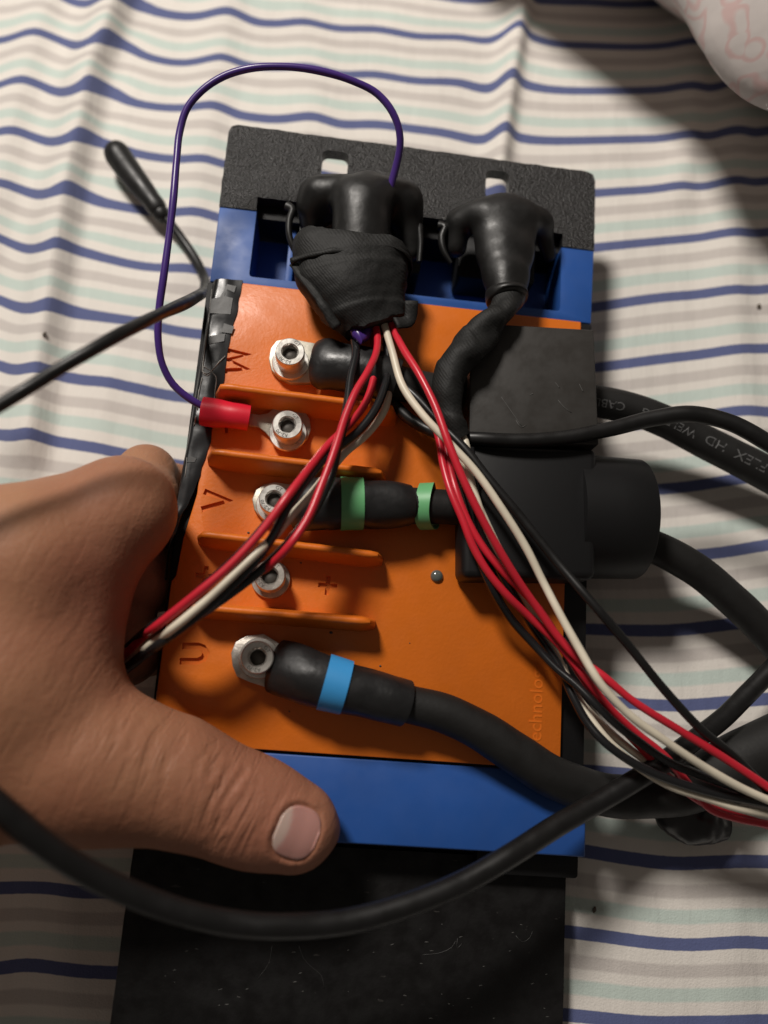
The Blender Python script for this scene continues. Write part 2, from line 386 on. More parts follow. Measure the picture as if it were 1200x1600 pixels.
def sheet_material():
    m = bpy.data.materials.new('striped_cotton'); m.use_nodes = True; N = m.node_tree.nodes; K = m.node_tree.links
    b = N['Principled BSDF']; b.inputs['Roughness'].default_value = 0.85; b.inputs['Specular IOR Level'].default_value = 0.2
    b.inputs['Sheen Weight'].default_value = 0.15
    uv = N.new('ShaderNodeUVMap'); uv.uv_map = 'stripe'; sx = N.new('ShaderNodeSeparateXYZ'); K.new(uv.outputs[0], sx.inputs[0])
    tc = N.new('ShaderNodeTexCoord')
    nz = N.new('ShaderNodeTexNoise'); nz.inputs['Scale'].default_value = 500; nz.inputs['Detail'].default_value = 3
    K.new(tc.outputs['Object'], nz.inputs['Vector'])
    j = N.new('ShaderNodeMath'); j.operation = 'MULTIPLY_ADD'; j.inputs[1].default_value = 0.012; K.new(nz.outputs['Fac'], j.inputs[0])
    K.new(sx.outputs['Y'], j.inputs[2])
    add = N.new('ShaderNodeMath'); add.operation = 'ADD'; add.inputs[1].default_value = 20.5 - 0.006; K.new(j.outputs[0], add.inputs[0])
    fr = N.new('ShaderNodeMath'); fr.operation = 'FRACT'; K.new(add.outputs[0], fr.inputs[0])
    cr = N.new('ShaderNodeValToRGB'); K.new(fr.outputs[0], cr.inputs[0]); e = cr.color_ramp
    wh = (0.76, 0.715, 0.66, 1); bl = (0.11, 0.13, 0.265, 1); gr = (0.585, 0.54, 0.505, 1); mi = (0.555, 0.635, 0.585, 1)
    # blue stripe sits at 0.5 (stripe index + 0.5)
    stops = [(0.0, wh), (0.05, wh), (0.085, mi), (0.23, mi), (0.265, wh), (0.412, wh), (0.425, bl), (0.575, bl), (0.588, wh),
             (0.745, wh), (0.78, gr), (0.915, gr), (0.95, wh), (1.0, wh)]
    e.elements[0].position = 0; e.elements[0].color = wh; e.elements[1].position = 1; e.elements[1].color = wh
    for p, c in stops[1:-1]:
        q = e.elements.new(p); q.color = c
    # slight soiling
    n2 = N.new('ShaderNodeTexNoise'); n2.inputs['Scale'].default_value = 14; n2.inputs['Detail'].default_value = 5; K.new(tc.outputs['Object'], n2.inputs['Vector'])
    mr = N.new('ShaderNodeMapRange'); mr.inputs['From Min'].default_value = .3; mr.inputs['From Max'].default_value = .7
    mr.inputs['To Min'].default_value = 0.94; mr.inputs['To Max'].default_value = 1.03; K.new(n2.outputs['Fac'], mr.inputs['Value'])
    mx = N.new('ShaderNodeMix'); mx.data_type = 'RGBA'; mx.blend_type = 'MULTIPLY'; mx.inputs['Factor'].default_value = 1
    K.new(cr.outputs[0], mx.inputs['A']); K.new(mr.outputs[0], mx.inputs['B']); K.new(mx.outputs['Result'], b.inputs['Base Color'])
    wv = N.new('ShaderNodeTexNoise'); wv.inputs['Scale'].default_value = 1500; wv.inputs['Detail'].default_value = 3; K.new(tc.outputs['Object'], wv.inputs['Vector'])
    n3 = N.new('ShaderNodeTexNoise'); n3.inputs['Scale'].default_value = 70; n3.inputs['Detail'].default_value = 4
    mp = N.new('ShaderNodeMapping'); mp.inputs['Scale'].default_value = (1.6, 0.35, 1); K.new(tc.outputs['Object'], mp.inputs[0]); K.new(mp.outputs[0], n3.inputs['Vector'])
    b1 = N.new('ShaderNodeBump'); b1.inputs['Strength'].default_value = .35; b1.inputs['Distance'].default_value = .0005; K.new(wv.outputs['Fac'], b1.inputs['Height'])
    b2 = N.new('ShaderNodeBump'); b2.inputs['Strength'].default_value = .45; b2.inputs['Distance'].default_value = .0022; K.new(n3.outputs['Fac'], b2.inputs['Height'])
    K.new(b1.outputs[0], b2.inputs['Normal']); K.new(b2.outputs[0], b.inputs['Normal'])
    return m
me.materials.append(sheet_material())
sheet = bpy.data.objects.new('bed_sheet', me); sc.collection.objects.link(sheet)
tag(sheet, 'white cotton bed sheet with blue, grey and mint stripes under everything', 'bed sheet', kind='structure')

# ------------------------------------------------------------------ pillow, top right corner
def pillow_material():
    m = bpy.data.materials.new('pink_line_cotton'); m.use_nodes = True; N = m.node_tree.nodes; K = m.node_tree.links
    b = N['Principled BSDF']; b.inputs['Roughness'].default_value = 0.8; b.inputs['Sheen Weight'].default_value = 0.2
    tc = N.new('ShaderNodeTexCoord'); nz = N.new('ShaderNodeTexNoise'); nz.inputs['Scale'].default_value = 35; nz.inputs['Detail'].default_value = 2
    K.new(tc.outputs['Object'], nz.inputs['Vector'])
    mx = N.new('ShaderNodeMix'); mx.data_type = 'VECTOR'; mx.inputs['Factor'].default_value = 0.035
    K.new(tc.outputs['Object'], mx.inputs['A']); K.new(nz.outputs['Color'], mx.inputs['B'])
    v = N.new('ShaderNodeTexVoronoi'); v.inputs['Scale'].default_value = 88; K.new(mx.outputs['Result'], v.inputs['Vector'])
    r1 = N.new('ShaderNodeValToRGB'); K.new(v.outputs['Distance'], r1.inputs[0])
    e = r1.color_ramp; e.elements[0].position = .30; e.elements[0].color = (0, 0, 0, 1); e.elements[1].position = .62; e.elements[1].color = (0, 0, 0, 1)
    for p, c in ((.40, 1), (.46, 1), (.54, 0)): q = e.elements.new(p); q.color = (c, c, c, 1)
    mm = N.new('ShaderNodeMix'); mm.data_type = 'RGBA'; K.new(r1.outputs[0], mm.inputs['Factor'])
    mm.inputs['A'].default_value = (0.56, 0.51, 0.485, 1); mm.inputs['B'].default_value = (0.56, 0.40, 0.38, 1)
    K.new(mm.outputs['Result'], b.inputs['Base Color'])
    n3 = N.new('ShaderNodeTexNoise'); n3.inputs['Scale'].default_value = 25; n3.inputs['Detail'].default_value = 4; K.new(tc.outputs['Object'], n3.inputs['Vector'])
    b2 = N.new('ShaderNodeBump'); b2.inputs['Strength'].default_value = .5; b2.inputs['Distance'].default_value = .004; K.new(n3.outputs['Fac'], b2.inputs['Height'])
    K.new(b2.outputs[0], b.inputs['Normal']); return m
M['pillow'] = pillow_material()
outl = [(560,-420),(640,-300),(760,-215),(880,-135),(985,-65),(1060,0),(1085,50),(1110,98),(1150,140),(1205,175),(1290,200),(1500,190),(1800,60),(1900,-250),(1700,-480),(1250,-560),(900,-480)]
ring = spline([list(G(x, y, 6.0)) for x, y in outl + [outl[0]]], 3)[:-1, :2]
cen = G(1400, -200, 6.0)[:2]
V = []; Fc = []; NR = len(ring)
prof = [(0.50, 0.3), (0.60, 1.2), (0.75, 2.9), (0.90, 4.6), (1.0, 6.0), (0.99, 6.9), (0.95, 7.8), (0.88, 8.8), (0.76, 9.8), (0.58, 10.8), (0.35, 11.5), (0.12, 11.8)]
for s_, z_ in prof:
    for i, q in enumerate(ring):
        p = cen + (q - cen) * s_
        wv_ = 0.22 * noise.noise(Vector((p[0]*.35, p[1]*.35, z_*.4)))
        p2 = cen + (q - cen) * (s_ + 0.012 * noise.noise(Vector((p[0]*.5, p[1]*.5, 3))))
        V.append(to_local((p2[0], p2[1], z_ + wv_ * 1.5)))
for i in range(len(prof) - 1):
    for j in range(NR):
        k = (j + 1) % NR; Fc.append((i*NR + j, i*NR + k, (i+1)*NR + k, (i+1)*NR + j))
Fc.append(tuple((len(prof)-1)*NR + j for j in range(NR)))
pil = build('pillow', V, Fc, M['pillow'])
tag(pil, 'white pillow with a faint pink line pattern in the upper right corner', 'pillow')

# ------------------------------------------------------------------ motor controller
ctl = thing('motor_controller', (0.2, 0, -2.4), 'orange and blue motor controller with black mounting plates held on the bed', 'motor controller')
def bmo(name, bm, m, parent=ctl, **k): return from_bm(name, bm, m, parent, **k)
# upper mounting plate with two slots
def rough_outline(o, amp, step=0.25, seed=0):
    out = []
    for i in range(len(o)):
        a = np.array(o[i]); b = np.array(o[(i+1) % len(o)]); n = max(1, int(np.linalg.norm(b-a) / step))
        for j in range(n):
            p = a + (b-a)*j/n; out.append((p[0] + amp*noise.noise(Vector((p[0]*3, p[1]*3, seed))), p[1] + amp*noise.noise(Vector((p[0]*3, p[1]*3, seed+9)))))
    return out
po = [(-7.0, 11.06), (-5.62, 11.06), (-5.62, 11.62), (6.12, 11.62), (6.12, 11.06), (7.38, 11.06), (7.38, 14.1), (7.28, 14.36), (7.05, 14.47), (-6.68, 14.6), (-6.9, 14.5), (-7.0, 14.25)]
top_plate = bmo('mounting_plate', prism(rough_outline(po, 0.035), -0.5, 0.02, 0.0), M['cast'], smooth=True)
slots = []
for (x0, y0, x1, y1) in ((505, 234, 541, 285), (760, 265, 794, 315)):
    a = L(x0, y0); b = L(x1, y1)
    slots.append(from_bm('c', prism(roundrect(a[0], b[0], b[1], a[1], 0.25, 4), -1.0, 0.6), M['cast'], ctl))
cut(top_plate, slots)
# lower plate
lp = bmo('lower_plate', prism(rough_outline([(-7.3, -19.5), (7.22, -19.5), (7.22, -11.3), (-7.3, -11.3)], 0.02, 0.5, 4), -1.9, -1.3), M['plate'])
import random as _rn
_r = _rn.Random(5)
for k in range(46):
    x = _r.uniform(250, 860); y = _r.uniform(1440, 1595); ln = _r.uniform(1.5, 7); an = _r.uniform(-.35, .25)
    p = L(x, y, -1.295); q = L(x + ln*math.cos(an), y + ln*math.sin(an), -1.295)
    if p[0] > -6.9: 
        V, Fc, _ = sweep([[*p, .008], [*((p+q)/2), _r.uniform(.010, .020)], [*q, .008]], 4, 3); build('scuff', V, Fc, M['scratch'], lp)
for pts in ([(467,1478),(474,1497),(488,1512),(502,1524),(507,1545)], [(715,1466),(714,1482),(722,1474)], [(806,1462),(816,1472),(828,1465),(832,1455)], [(660,1492),(690,1488),(706,1480),(712,1470)], [(425,1478),(420,1505),(402,1530)]):
    V, Fc, _ = sweep([[*L(x, y, -1.298), .012] for x, y in pts], 5, 6); build('scuff', V, Fc, M['scuff'], lp)
bmo('lower_ledge', prism(roundrect(4.0, 7.45, -11.75, -10.9, 0.12), -1.28, -0.75, 0.04), M['body'])
# body between the blue ends
bmo('body', prism(roundrect(-7.05, 7.34, -10.85, 7.98, 0.05, 1), -2.2, -0.02, 0.04), M['body'])
# blue ends
bcap = bmo('blue_end_cover', prism([(-7.02, -10.92), (7.40, -10.92), (7.40, -8.30), (-7.02, -8.30)], -0.72, 0.10, 0.07, 3), M['blue'])
tcap = bmo('connector_bay', prism([(-6.98, 8.0), (7.32, 8.0), (7.38, 11.05), (-6.98, 11.05)], -2.3, 0.0, 0.05, 2), M['blue'])
bay = from_bm('c', prism(roundrect(-5.60, 6.10, 8.36, 12.5, 0.12, 2), -2.1, 1.0), M['blue'], ctl)
cut(tcap, [bay])
bmo('bay_back', prism([(-6.9, 11.08), (7.3, 11.08), (7.3, 11.95), (-6.9, 11.95)], -2.3, -0.52), M['body'])
for (u0, u1) in ((-4.35, -4.1), (-0.1, 0.25), (4.75, 4.95)):
    bmo('bay_rib', prism([(u0, 8.40), (u1, 8.40), (u1, 11.0), (u0, 11.0)], -2.05, -0.9, 0.03), M['blue'])
# orange cover with engraved letters
cov = [(-6.45, 7.98), (6.86, 7.92), (6.86, 3.0), (6.48, 2.6), (6.46, -8.22), (-6.93, -8.22), (-6.93, -3.05), (-6.80, -2.85), (-6.72, -1.6), (-6.45, 0.0)]
cover = bmo('orange_cover', prism(cov, 0.0, 0.22, 0.05, 2), M['orange'])
def bar(p, q, wd, w0=0.14, w1=0.6):
    p = np.array(p, float); q = np.array(q, float); d = nrm(q - p); n = np.array([-d[1], d[0]]) * wd / 2
    p = p - d * wd * 0.0; q = q + d * wd * 0.0
    return prism([p + n, q + n, q - n, p - n], w0, w1)
def Lu(x, y): return L(x, y, 0.2)[:2]
strokes = []
SW = 0.21
def stroke(pts, wd=SW):
    # joined outline of a polyline with mitred corners
    P = [np.array(p, float) for p in pts]; left = []; right = []
    for i, p in enumerate(P):
        if i == 0: d = nrm(P[1] - P[0]); n = np.array([-d[1], d[0]]); k = 1
        elif i == len(P) - 1: d = nrm(P[-1] - P[-2]); n = np.array([-d[1], d[0]]); k = 1
        else:
            d1 = nrm(P[i] - P[i-1]); d2 = nrm(P[i+1] - P[i]); n1 = np.array([-d1[1], d1[0]]); n2 = np.array([-d2[1], d2[0]])
            n = nrm(n1 + n2); k = min(1 / max(n.dot(n1), 0.35), 1.6)
        left.append(p + n * wd/2 * k); right.append(p - n * wd/2 * k)
    strokes.append(left + right[::-1])
stroke([Lu(350, 547), Lu(387, 554), Lu(355, 562), Lu(385, 576), Lu(350, 580)])
stroke([Lu(319, 768), Lu(357, 782), Lu(315, 796)])
import itertools
up = [Lu(285, 1009), Lu(309, 1009), Lu(317, 1012), Lu(322, 1020), Lu(318, 1029), Lu(309, 1033), Lu(281, 1033)]
stroke(up)
stroke([Lu(353, 652), Lu(354, 677)], 0.11)
def plus(cx_, cy_, h):
    c = Lu(cx_, cy_); t = 0.075
    strokes.append([(c[0]-t, c[1]+h), (c[0]-t, c[1]+t), (c[0]-h, c[1]+t), (c[0]-h, c[1]-t), (c[0]-t, c[1]-t), (c[0]-t, c[1]-h), (c[0]+t, c[1]-h), (c[0]+t, c[1]-t), (c[0]+h, c[1]-t), (c[0]+h, c[1]+t), (c[0]+t, c[1]+t), (c[0]+t, c[1]+h)])
plus(321, 900, 0.33); plus(512, 915, 0.32)
cs = []
for o_ in strokes: cs.append(from_bm('c', prism([tuple(p) for p in o_], 0.10, 0.5), M['orange'], ctl))
cut(cover, cs)
tv, tf = text_mesh('Technology', 0.66, 0.012)
p0 = L(845, 1178, 0.22); ex = tv[:, 0].max() - tv[:, 0].min()
sc_ = (L(852, 1036, 0.22)[1] - p0[1]) / ex
lv = np.stack([p0[0] - tv[:, 1] * sc_, p0[1] + tv[:, 0] * sc_, 0.222 + tv[:, 2]], 1)
build('raised_lettering', lv, tf, M['orange'], ctl, smooth=False)
# four ribs
def rib(x0, y0, x1, y1, h):
    a = L(x0, y0, h); b = L(x1, y1, h); n = 26
    V = []; Fc = []
    for i in range(n + 1):
        t = i / n; u = a[0] + (b[0] - a[0]) * t; v = a[1] + (b[1] - a[1]) * t
        s = min(t * (b[0]-a[0]), (1-t) * (b[0]-a[0]))
        e = 0.42 if t < 0.5 else 0.40
        q = min(s / e, 1); hh = 0.2 + (h - 0.2) * (0.35 + 0.65 * math.sqrt(max(0, 1 - (1-q)**2)))
        wt = 0.11 * (0.5 + 0.5*q); wb = 0.11 + 0.22 * (0.4 + 0.6*q)
        jj = 0.012 * noise.noise(Vector((u*4, v, 0)))
        rows = [(-wb, 0.15), (-wb*0.8, 0.24), (-wt*1.15, hh - 0.10), (-wt*0.7, hh - 0.02), (0, hh), (wt*0.7, hh - 0.02), (wt*1.15, hh - 0.10), (wb*0.8, 0.24), (wb, 0.15)]
        for dv, w in rows: V.append((u, v + dv + jj, w + (jj if w > 0.5 else 0)))
    m = 9
    for i in range(n):
        for j in range(m - 1): Fc.append((i*m + j, i*m + j + 1, (i+1)*m + j + 1, (i+1)*m + j))
    Fc.append(tuple(range(m - 1, -1, -1))); Fc.append(tuple(n*m + j for j in range(m)))
    build('rib', V, Fc, M['orange'], ctl, angle=50)
rib(332, 600, 625, 637, 1.6); rib(319, 703, 607, 738, 1.55); rib(303, 832, 602, 868, 1.45); rib(290, 947, 590, 972, 1.4)
# rivet / lens
V, Fc = lathe([(0.22, 0.2), (0.22, 0.25), (0.19, 0.32), (0.11, 0.37), (0.03, 0.385)], (*L(683, 900, 0.3)[:2], 0.0), 24)
build('indicator_lens', V, Fc, M['lens'], ctl)
for x, y, r in ((517,989,.05), (594,1041,.035), (388,833,.04), (536,703,.03), (470,880,.03), (452,1112,.025), (640,1005,.02)):
    c = L(x, y, .22); V, Fc, _ = sweep([[c[0]-r, c[1], .222, r*.4], [c[0], c[1]+r*.3, .225, r], [c[0]+r*1.2, c[1], .222, r*.3]], 6, 3)
    build('dirt_speck', V, Fc, M['lint'], cover)
# bolts
def bolt(px, py, base_w, dirty=False, rpxh=24.5):
    hw = base_w + 1.05; c = L(px, py, hw); r = rpx(rpxh, hw); h = 0.62
    tp = L(px, py, hw)
    pr = [(r*0.97, -h), (r, -h + 0.04), (r, -0.07), (r*0.975, -0.02), (r*0.93, 0.0), (r*0.60, 0.0), (r*0.57, -0.03), (r*0.495, -0.07), (r*0.49, -0.30), (0.03, -0.33)]
    ph = (px * 0.37) % 1
    V, Fc = lathe(pr, (tp[0], tp[1], hw), 48, {6: (1, ph), 7: (1, ph), 8: (1, ph)})
    b = build('terminal_bolt', V, Fc, M['dirty' if dirty else 'steel'], ctl, angle=40)
    V, Fc = lathe([(r*0.46, -.30), (r*0.47, -.27), (.02, -.26)], (tp[0], tp[1], hw), 24)
    build('socket_shade_floor', V, Fc, M['stamp_and_shade'], b)  # dark colour stands in for the shade deep in the socket
    V, Fc = lathe([(r*0.9, base_w), (r*0.93, base_w + 0.03), (r*0.93, hw - h - 0.02), (r*0.6, hw - h + 0.02)], (tp[0], tp[1], 0), 32)
    build('spring_washer', V, Fc, M['dirty'], b, angle=40)
    rw = r * 1.28
    V, Fc = lathe([(rw, base_w), (rw, base_w + 0.10), (rw*0.97, base_w + 0.13), (r*0.8, base_w + 0.13)], (tp[0], tp[1], 0), 40)
    build('flat_washer', V, Fc, M['dirty' if dirty else 'steel'], b, angle=40)
    for txt, a0 in (('A2-70', math.radians(250 + px % 60)), ('GT', math.radians(60 + px % 40))):
        tv, tf = text_mesh(txt, 0.17, 0.004); R = r * 0.66
        ang = a0 - tv[:, 0] / R * 0.9; rr = R + tv[:, 1] + 0.0
        lv = np.stack([tp[0] + rr*np.cos(ang), tp[1] + rr*np.sin(ang), hw + 0.003 + tv[:, 2]], 1)
        build('stamped_marking', lv, tf, M['stamp_and_shade'], b, smooth=False)
    return tp, r
B_ = {}
B_['W'] = bolt(453, 549, 0.52); B_['T'] = bolt(449, 663, 0.50); B_['V'] = bolt(428, 779, 0.52, rpxh=24)
B_['P'] = bolt(421, 899, 0.26, True); B_['U'] = bolt(402, 1027, 0.52, rpxh=25)

# black tape along the left edge
def lerp_poly(P, t):
    P = np.array(P, float); d = np.concatenate([[0], np.cumsum(np.linalg.norm(np.diff(P, axis=0), axis=1))]); d /= d[-1]
    return np.array([np.interp(t, d, P[:, i]) for i in range(P.shape[1])])
outer = [(333,436),(327,470),(322,500),(313,560),(303,620),(294,680),(283,735),(272,800),(262,862),(256,905)]
inner = [(379,438),(372,480),(361,520),(354,560),(349,600),(336,655),(327,695),(312,745),(293,790),(286,800),(272,838),(262,862),(259,905)]
NU, NT = 9, 70; V = []; Fc = []
for i in range(NT + 1):
    t = i / NT; a = lerp_poly(outer, t); b = lerp_poly(inner, t)
    for j in range(NU + 1):
        s = j / NU; q = a + (b - a) * s
        if j == NU: q = q + np.array([2.5 * noise.noise(Vector((q[1]*0.05, 0, 0))), 0])
        p = L(q[0], q[1], 0.25)
        wr = 0.045 * noise.ridged_multi_fractal(Vector((p[0]*1.1, p[1]*0.9, 0)), 0.9, 2.0, 3, 1.0, 2.0) * (0.3 + math.sin(s*math.pi))
        V.append((p[0], p[1], (0.25 if 0 < j else 0.10) + wr * 0.7))
for i in range(NT):
    for j in range(NU):
        a = i*(NU+1) + j; Fc.append((a, a+NU+1, a+NU+2, a+1))
n0 = len(V)
for v in list(V): V.append((v[0], v[1], -0.01))
for f in list(Fc): Fc.append(tuple(n0 + i for i in f[::-1]))
for i in range(NT):
    for j in (0, NU):
        a = i*(NU+1) + j; Fc.append((a, a+NU+1, n0+a+NU+1, n0+a) if j else (a+NU+1, a, n0+a, n0+a+NU+1))
tape = build('black_tape', V, Fc, M['foil'], ctl, angle=60)
def patch(poly, w, m, name, par):
    P = [L(x, y, w) for x, y in poly]; n = len(P)
    V = [tuple(p) for p in P] + [(p[0], p[1], w - 0.02) for p in P]
    F_ = [tuple(range(n)), tuple(range(2*n-1, n-1, -1))] + [(i, (i+1) % n, n + (i+1) % n, n + i) for i in range(n)]
    return build(name, V, F_, m, par, smooth=False)
for poly in ([(355,444),(369,447),(366,457),(355,452),(350,462),(364,466),(360,491),(328,489),(330,467),(344,464)],
             [(350,505),(366,510),(362,521),(346,519)], [(327,525),(352,521),(350,533),(325,538)],
             [(296,712),(307,716),(304,722),(292,722)]):
    patch(poly, 0.315, M['foil_patch'], 'tape_scrap', tape)
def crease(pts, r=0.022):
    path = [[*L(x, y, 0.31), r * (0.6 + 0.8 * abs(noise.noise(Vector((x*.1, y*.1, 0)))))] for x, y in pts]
    V, Fc, _ = sweep(path, 5, 6, disp=wob(0.02, 4)); build('tape_crease_glint', V, Fc, M['crease'], tape)  # fold glints drawn as pale strands
crease([(331,452),(328,480),(326,500),(322,530),(318,560),(316,580)]); crease([(352,556),(340,568),(330,580),(322,584),(316,580)])
crease([(330,580),(337,588),(336,610),(332,650)]); crease([(316,590),(311,610),(308,640)]); crease([(306,650),(303,665)])
crease([(318,572),(324,576),(330,580),(324,587),(318,584),(318,572)]); crease([(292,715),(291,730),(289,745)])
# grubby scratches on the blue frame
# ------------------------------------------------------------------ lugs, power cables
def lug_plate(parent, name, poly_px, hole_c, w0, w1, m):
    pts = [L(x, y, w1)[:2] for x, y in poly_px]
    return from_bm(name, prism([tuple(p) for p in pts], w0, w1, 0.03, 2), m, parent)
def band(parent, name, path, m, seg=28):
    V, Fc, _ = sweep(path, seg, -4, ref=np.array([0, 0, 1.0]), disp=wob(0.01, 2.5)); return build(name, V, Fc, m, parent, angle=40)
def arcpts(c, r, a0, a1, n):
    return [(c[0] + r*math.cos(math.radians(a0 + (a1-a0)*i/n)), c[1] + r*math.sin(math.radians(a0 + (a1-a0)*i/n))) for i in range(n+1)]

# --- cable U, blue band
cu = thing('power_cable', L(402, 1033, 0.22), 'thick black power cable with a light blue band, bolted at the letter U', 'cable', 'thick power cables bolted to the controller')
lug_plate(cu, 'lug', [(385,993),(412,990),(425,998),(438,1006),(440,1020),(438,1070),(415,1074),(390,1066),(370,1057),(363,1040),(361,1020),(368,1003)], None, 0.22, 0.50, M['dirty'])
hs = [[*L(432,1040,0.75), .86, .42], [*L(445,1044,0.95), .88, .62], [*L(478,1056,1.2), .86, .82], [*L(525,1070,1.25), .82, .84], [*L(580,1085,1.2), .76, .80], [*L(620,1095,1.15), .745, .76], [*L(634,1099,1.1), .74, .75]]
V, Fc, _ = sweep(hs, 36, 7, ref=np.array([0, 0, 1.0]), disp=lambda t, a, p: 0.07 * noise.noise(Vector((p[0]*1.2, p[1]*1.2, p[2]*1.2))) * (1 - 0.6*t))
build('heat_shrink', V, Fc, M['shrink'], cu, angle=50)
bd = spline([[*L(508,1066,1.25), .885, .90], [*L(545,1076,1.25), .86, .88]], 4)
d_ = nrm(L(545,1076,1.25) - L(508,1066,1.25))
band(cu, 'blue_band', [[*(L(525,1070,1.25) - d_*.40), .895, .92], [*(L(525,1070,1.25) + d_*.36), .855, .885]], M['bluetape'])
sh = [[*L(625,1097,1.1), .60, .60], [*L(640,1101,1.08), .60, .60], [*L(690,1113,1.0), .63, .63], [*L(750,1141,.9), .65, .65], [*L(810,1180,.7), .68, .68], [*L(860,1212,.5), .70, .70], [*L(910,1232,.3), .70, .70], [*L(960,1244,.15), .70, .70], [*L(1020,1242,0), .74, .74], [*L(1060,1235,-.1), .82, .82], [*L(1110,1215,-.2), .95, .9], [*L(1160,1190,-.2), 1.05, .95], [*L(1230,1160,-.1), 1.1, .95]]
V, Fc, _ = sweep(sh, 26, 5, ref=np.array([0, 0, 1.0]), disp=wob(0.03, 0.8)); build('cable_jacket', V, Fc, M['weld'], cu, angle=60)

# --- cable V, green bands
cvv = thing('power_cable', L(430, 785, 0.22), 'thick black power cable with two green bands, bolted at the letter V', 'cable', 'thick power cables bolted to the controller')
lug_plate(cvv, 'lug', [(412,757),(430,753),(455,757),(470,760),(482,765),(482,815),(455,818),(430,818),(408,810),(397,796),(394,780),(400,765)], None, 0.22, 0.50, M['tin'])
hs = [[*L(468,790,.95), .84, .55], [*L(478,790,1.1), .88, .72], [*L(510,787,1.2), .88, .82], [*L(550,787,1.25), .84, .86], [*L(600,789,1.2), .80, .80], [*L(628,790,1.15), .76, .76], [*L(640,790,1.1), .70, .70]]
V, Fc, _ = sweep(hs, 36, 7, ref=np.array([0, 0, 1.0]), disp=wob(0.06, 1.1, 3)); build('heat_shrink', V, Fc, M['shrink'], cvv, angle=50)
p = L(550, 787, 1.25)
band(cvv, 'green_band', [[*L(532,787,1.25), .90, .93], [*L(567,787,1.25), .875, .90]], M['green'])
sh = [[*L(632,790,1.1), .64, .64], [*L(690,792,1.0), .60, .60], [*L(760,796,.9), .60, .60], [*L(860,815,.6), .60, .60], [*L(960,835,.2), .60, .60], [*L(1030,858,0), .60, .60], [*L(1090,892,-.2), .60, .60], [*L(1145,938,-.4), .60, .60], [*L(1200,992,-.6), .60, .60], [*L(1260,1060,-.8), .60, .60]]
V, Fc, _ = sweep(sh, 24, 4, ref=np.array([0, 0, 1.0]), disp=wob(0.02, 0.8)); build('cable_jacket', V, Fc, M['weld'], cvv, angle=60)
# loose green ring (a thin strip, open inside)
def loose_ring(c, ax, r, wd, th, m, parent):
    ax = nrm(ax); up_ = np.array([0, 0, 1.0]); e1 = nrm(np.cross(up_, ax)); e2 = np.cross(ax, e1); V = []; Fc = []; n = 44
    for i in range(n):
        a = 2*math.pi*i/n; d = e1*math.cos(a) + e2*math.sin(a)
        for rr, s in ((r, -wd/2), (r, wd/2), (r-th, wd/2), (r-th, -wd/2)): V.append(c + d*rr + ax*(s + 0.05*math.sin(2*a)))
    for i in range(n):
        k = (i+1) % n
        for j in range(4): Fc.append((i*4+j, k*4+j, k*4+(j+1) % 4, i*4+(j+1) % 4))
    return build('green_band', V, Fc, m, parent, angle=40)
loose_ring(L(668, 791, 1.0), np.array([1, 0.05, 0.38]), .80, .50, .04, M['green'], cvv)

# --- cable W, printed jacket
cw = thing('power_cable', L(455, 560, 0.22), 'thick black power cable with grey printing, bolted beside the letter W', 'cable', 'thick power cables bolted to the controller')
lug_plate(cw, 'lug', [(432,532),(452,528),(480,534),(505,538),(505,594),(480,598),(455,598),(436,590),(424,578),(420,560),(423,544)], None, 0.22, 0.50, M['tin'])
hs = [[*L(493,568,.85), .80, .50], [*L(496,568,.88), .85, .56], [*L(530,573,1.05), .84, .72], [*L(580,583,1.1), .84, .80], [*L(620,596,1.1), .80, .80]]
V, Fc, _ = sweep(hs, 32, 7, ref=np.array([0, 0, 1.0]), disp=wob(0.05, 1.3, 8)); build('heat_shrink', V, Fc, M['shrink'], cw, angle=50)
sh = [[*L(610,596,1.0), .62, .62], [*L(680,610,.8), .60, .60], [*L(760,615,.4), .60, .60], [*L(850,618,.0), .60, .60], [*L(925,626,-.2), .60, .60], [*L(980,637,-.3), .60, .60], [*L(1040,659,-.4), .60, .60], [*L(1100,690,-.5), .62, .62], [*L(1150,715,-.5), .64, .64], [*L(1200,741,-.5), .66, .66], [*L(1280,785,-.5), .68, .68]]
V, Fc, fr = sweep(sh, 26, 6, ref=np.array([0, 0, 1.0]), disp=wob(0.01, 0.8)); jk = build('cable_jacket', V, Fc, M['weld'], cw, angle=60)
C, T, Bb, Nn, R_ = fr
arc = np.concatenate([[0], np.cumsum(np.linalg.norm(np.diff(C, axis=0), axis=1))])
def print_on(txt, px, py, size, phi0, stretch=1.0):
    """upside-down lettering that starts at the pixel and runs to the left"""
    tv, tf = text_mesh(txt, size)
    t = L(px, py, -.4); i0 = np.argmin(np.linalg.norm(C[:, :2] - t[:2], axis=1)); s0 = arc[i0]
    out = []
    for x, y, z in tv:
        s = s0 - x * stretch; ph = phi0 - y / 0.6
        c = np.array([np.interp(s, arc, C[:, k]) for k in range(3)]); bb = nrm([np.interp(s, arc, Bb[:, k]) for k in range(3)])
        nn = nrm([np.interp(s, arc, Nn[:, k]) for k in range(3)]); rr = np.interp(s, arc, R_) + 0.013
        out.append(c + rr * (math.sin(ph) * bb + math.cos(ph) * nn))
    build('jacket_print', out, [f[::-1] for f in tf], M['print'], jk, smooth=False)
print_on('-FLEX  HD', 1196, 735, 0.46, 0.0, 1.34)
print_on('WELDING', 1074, 684, 0.42, -0.15, 1.2)
print_on('CABLE', 966, 634, 0.42, -0.2, 1.2)

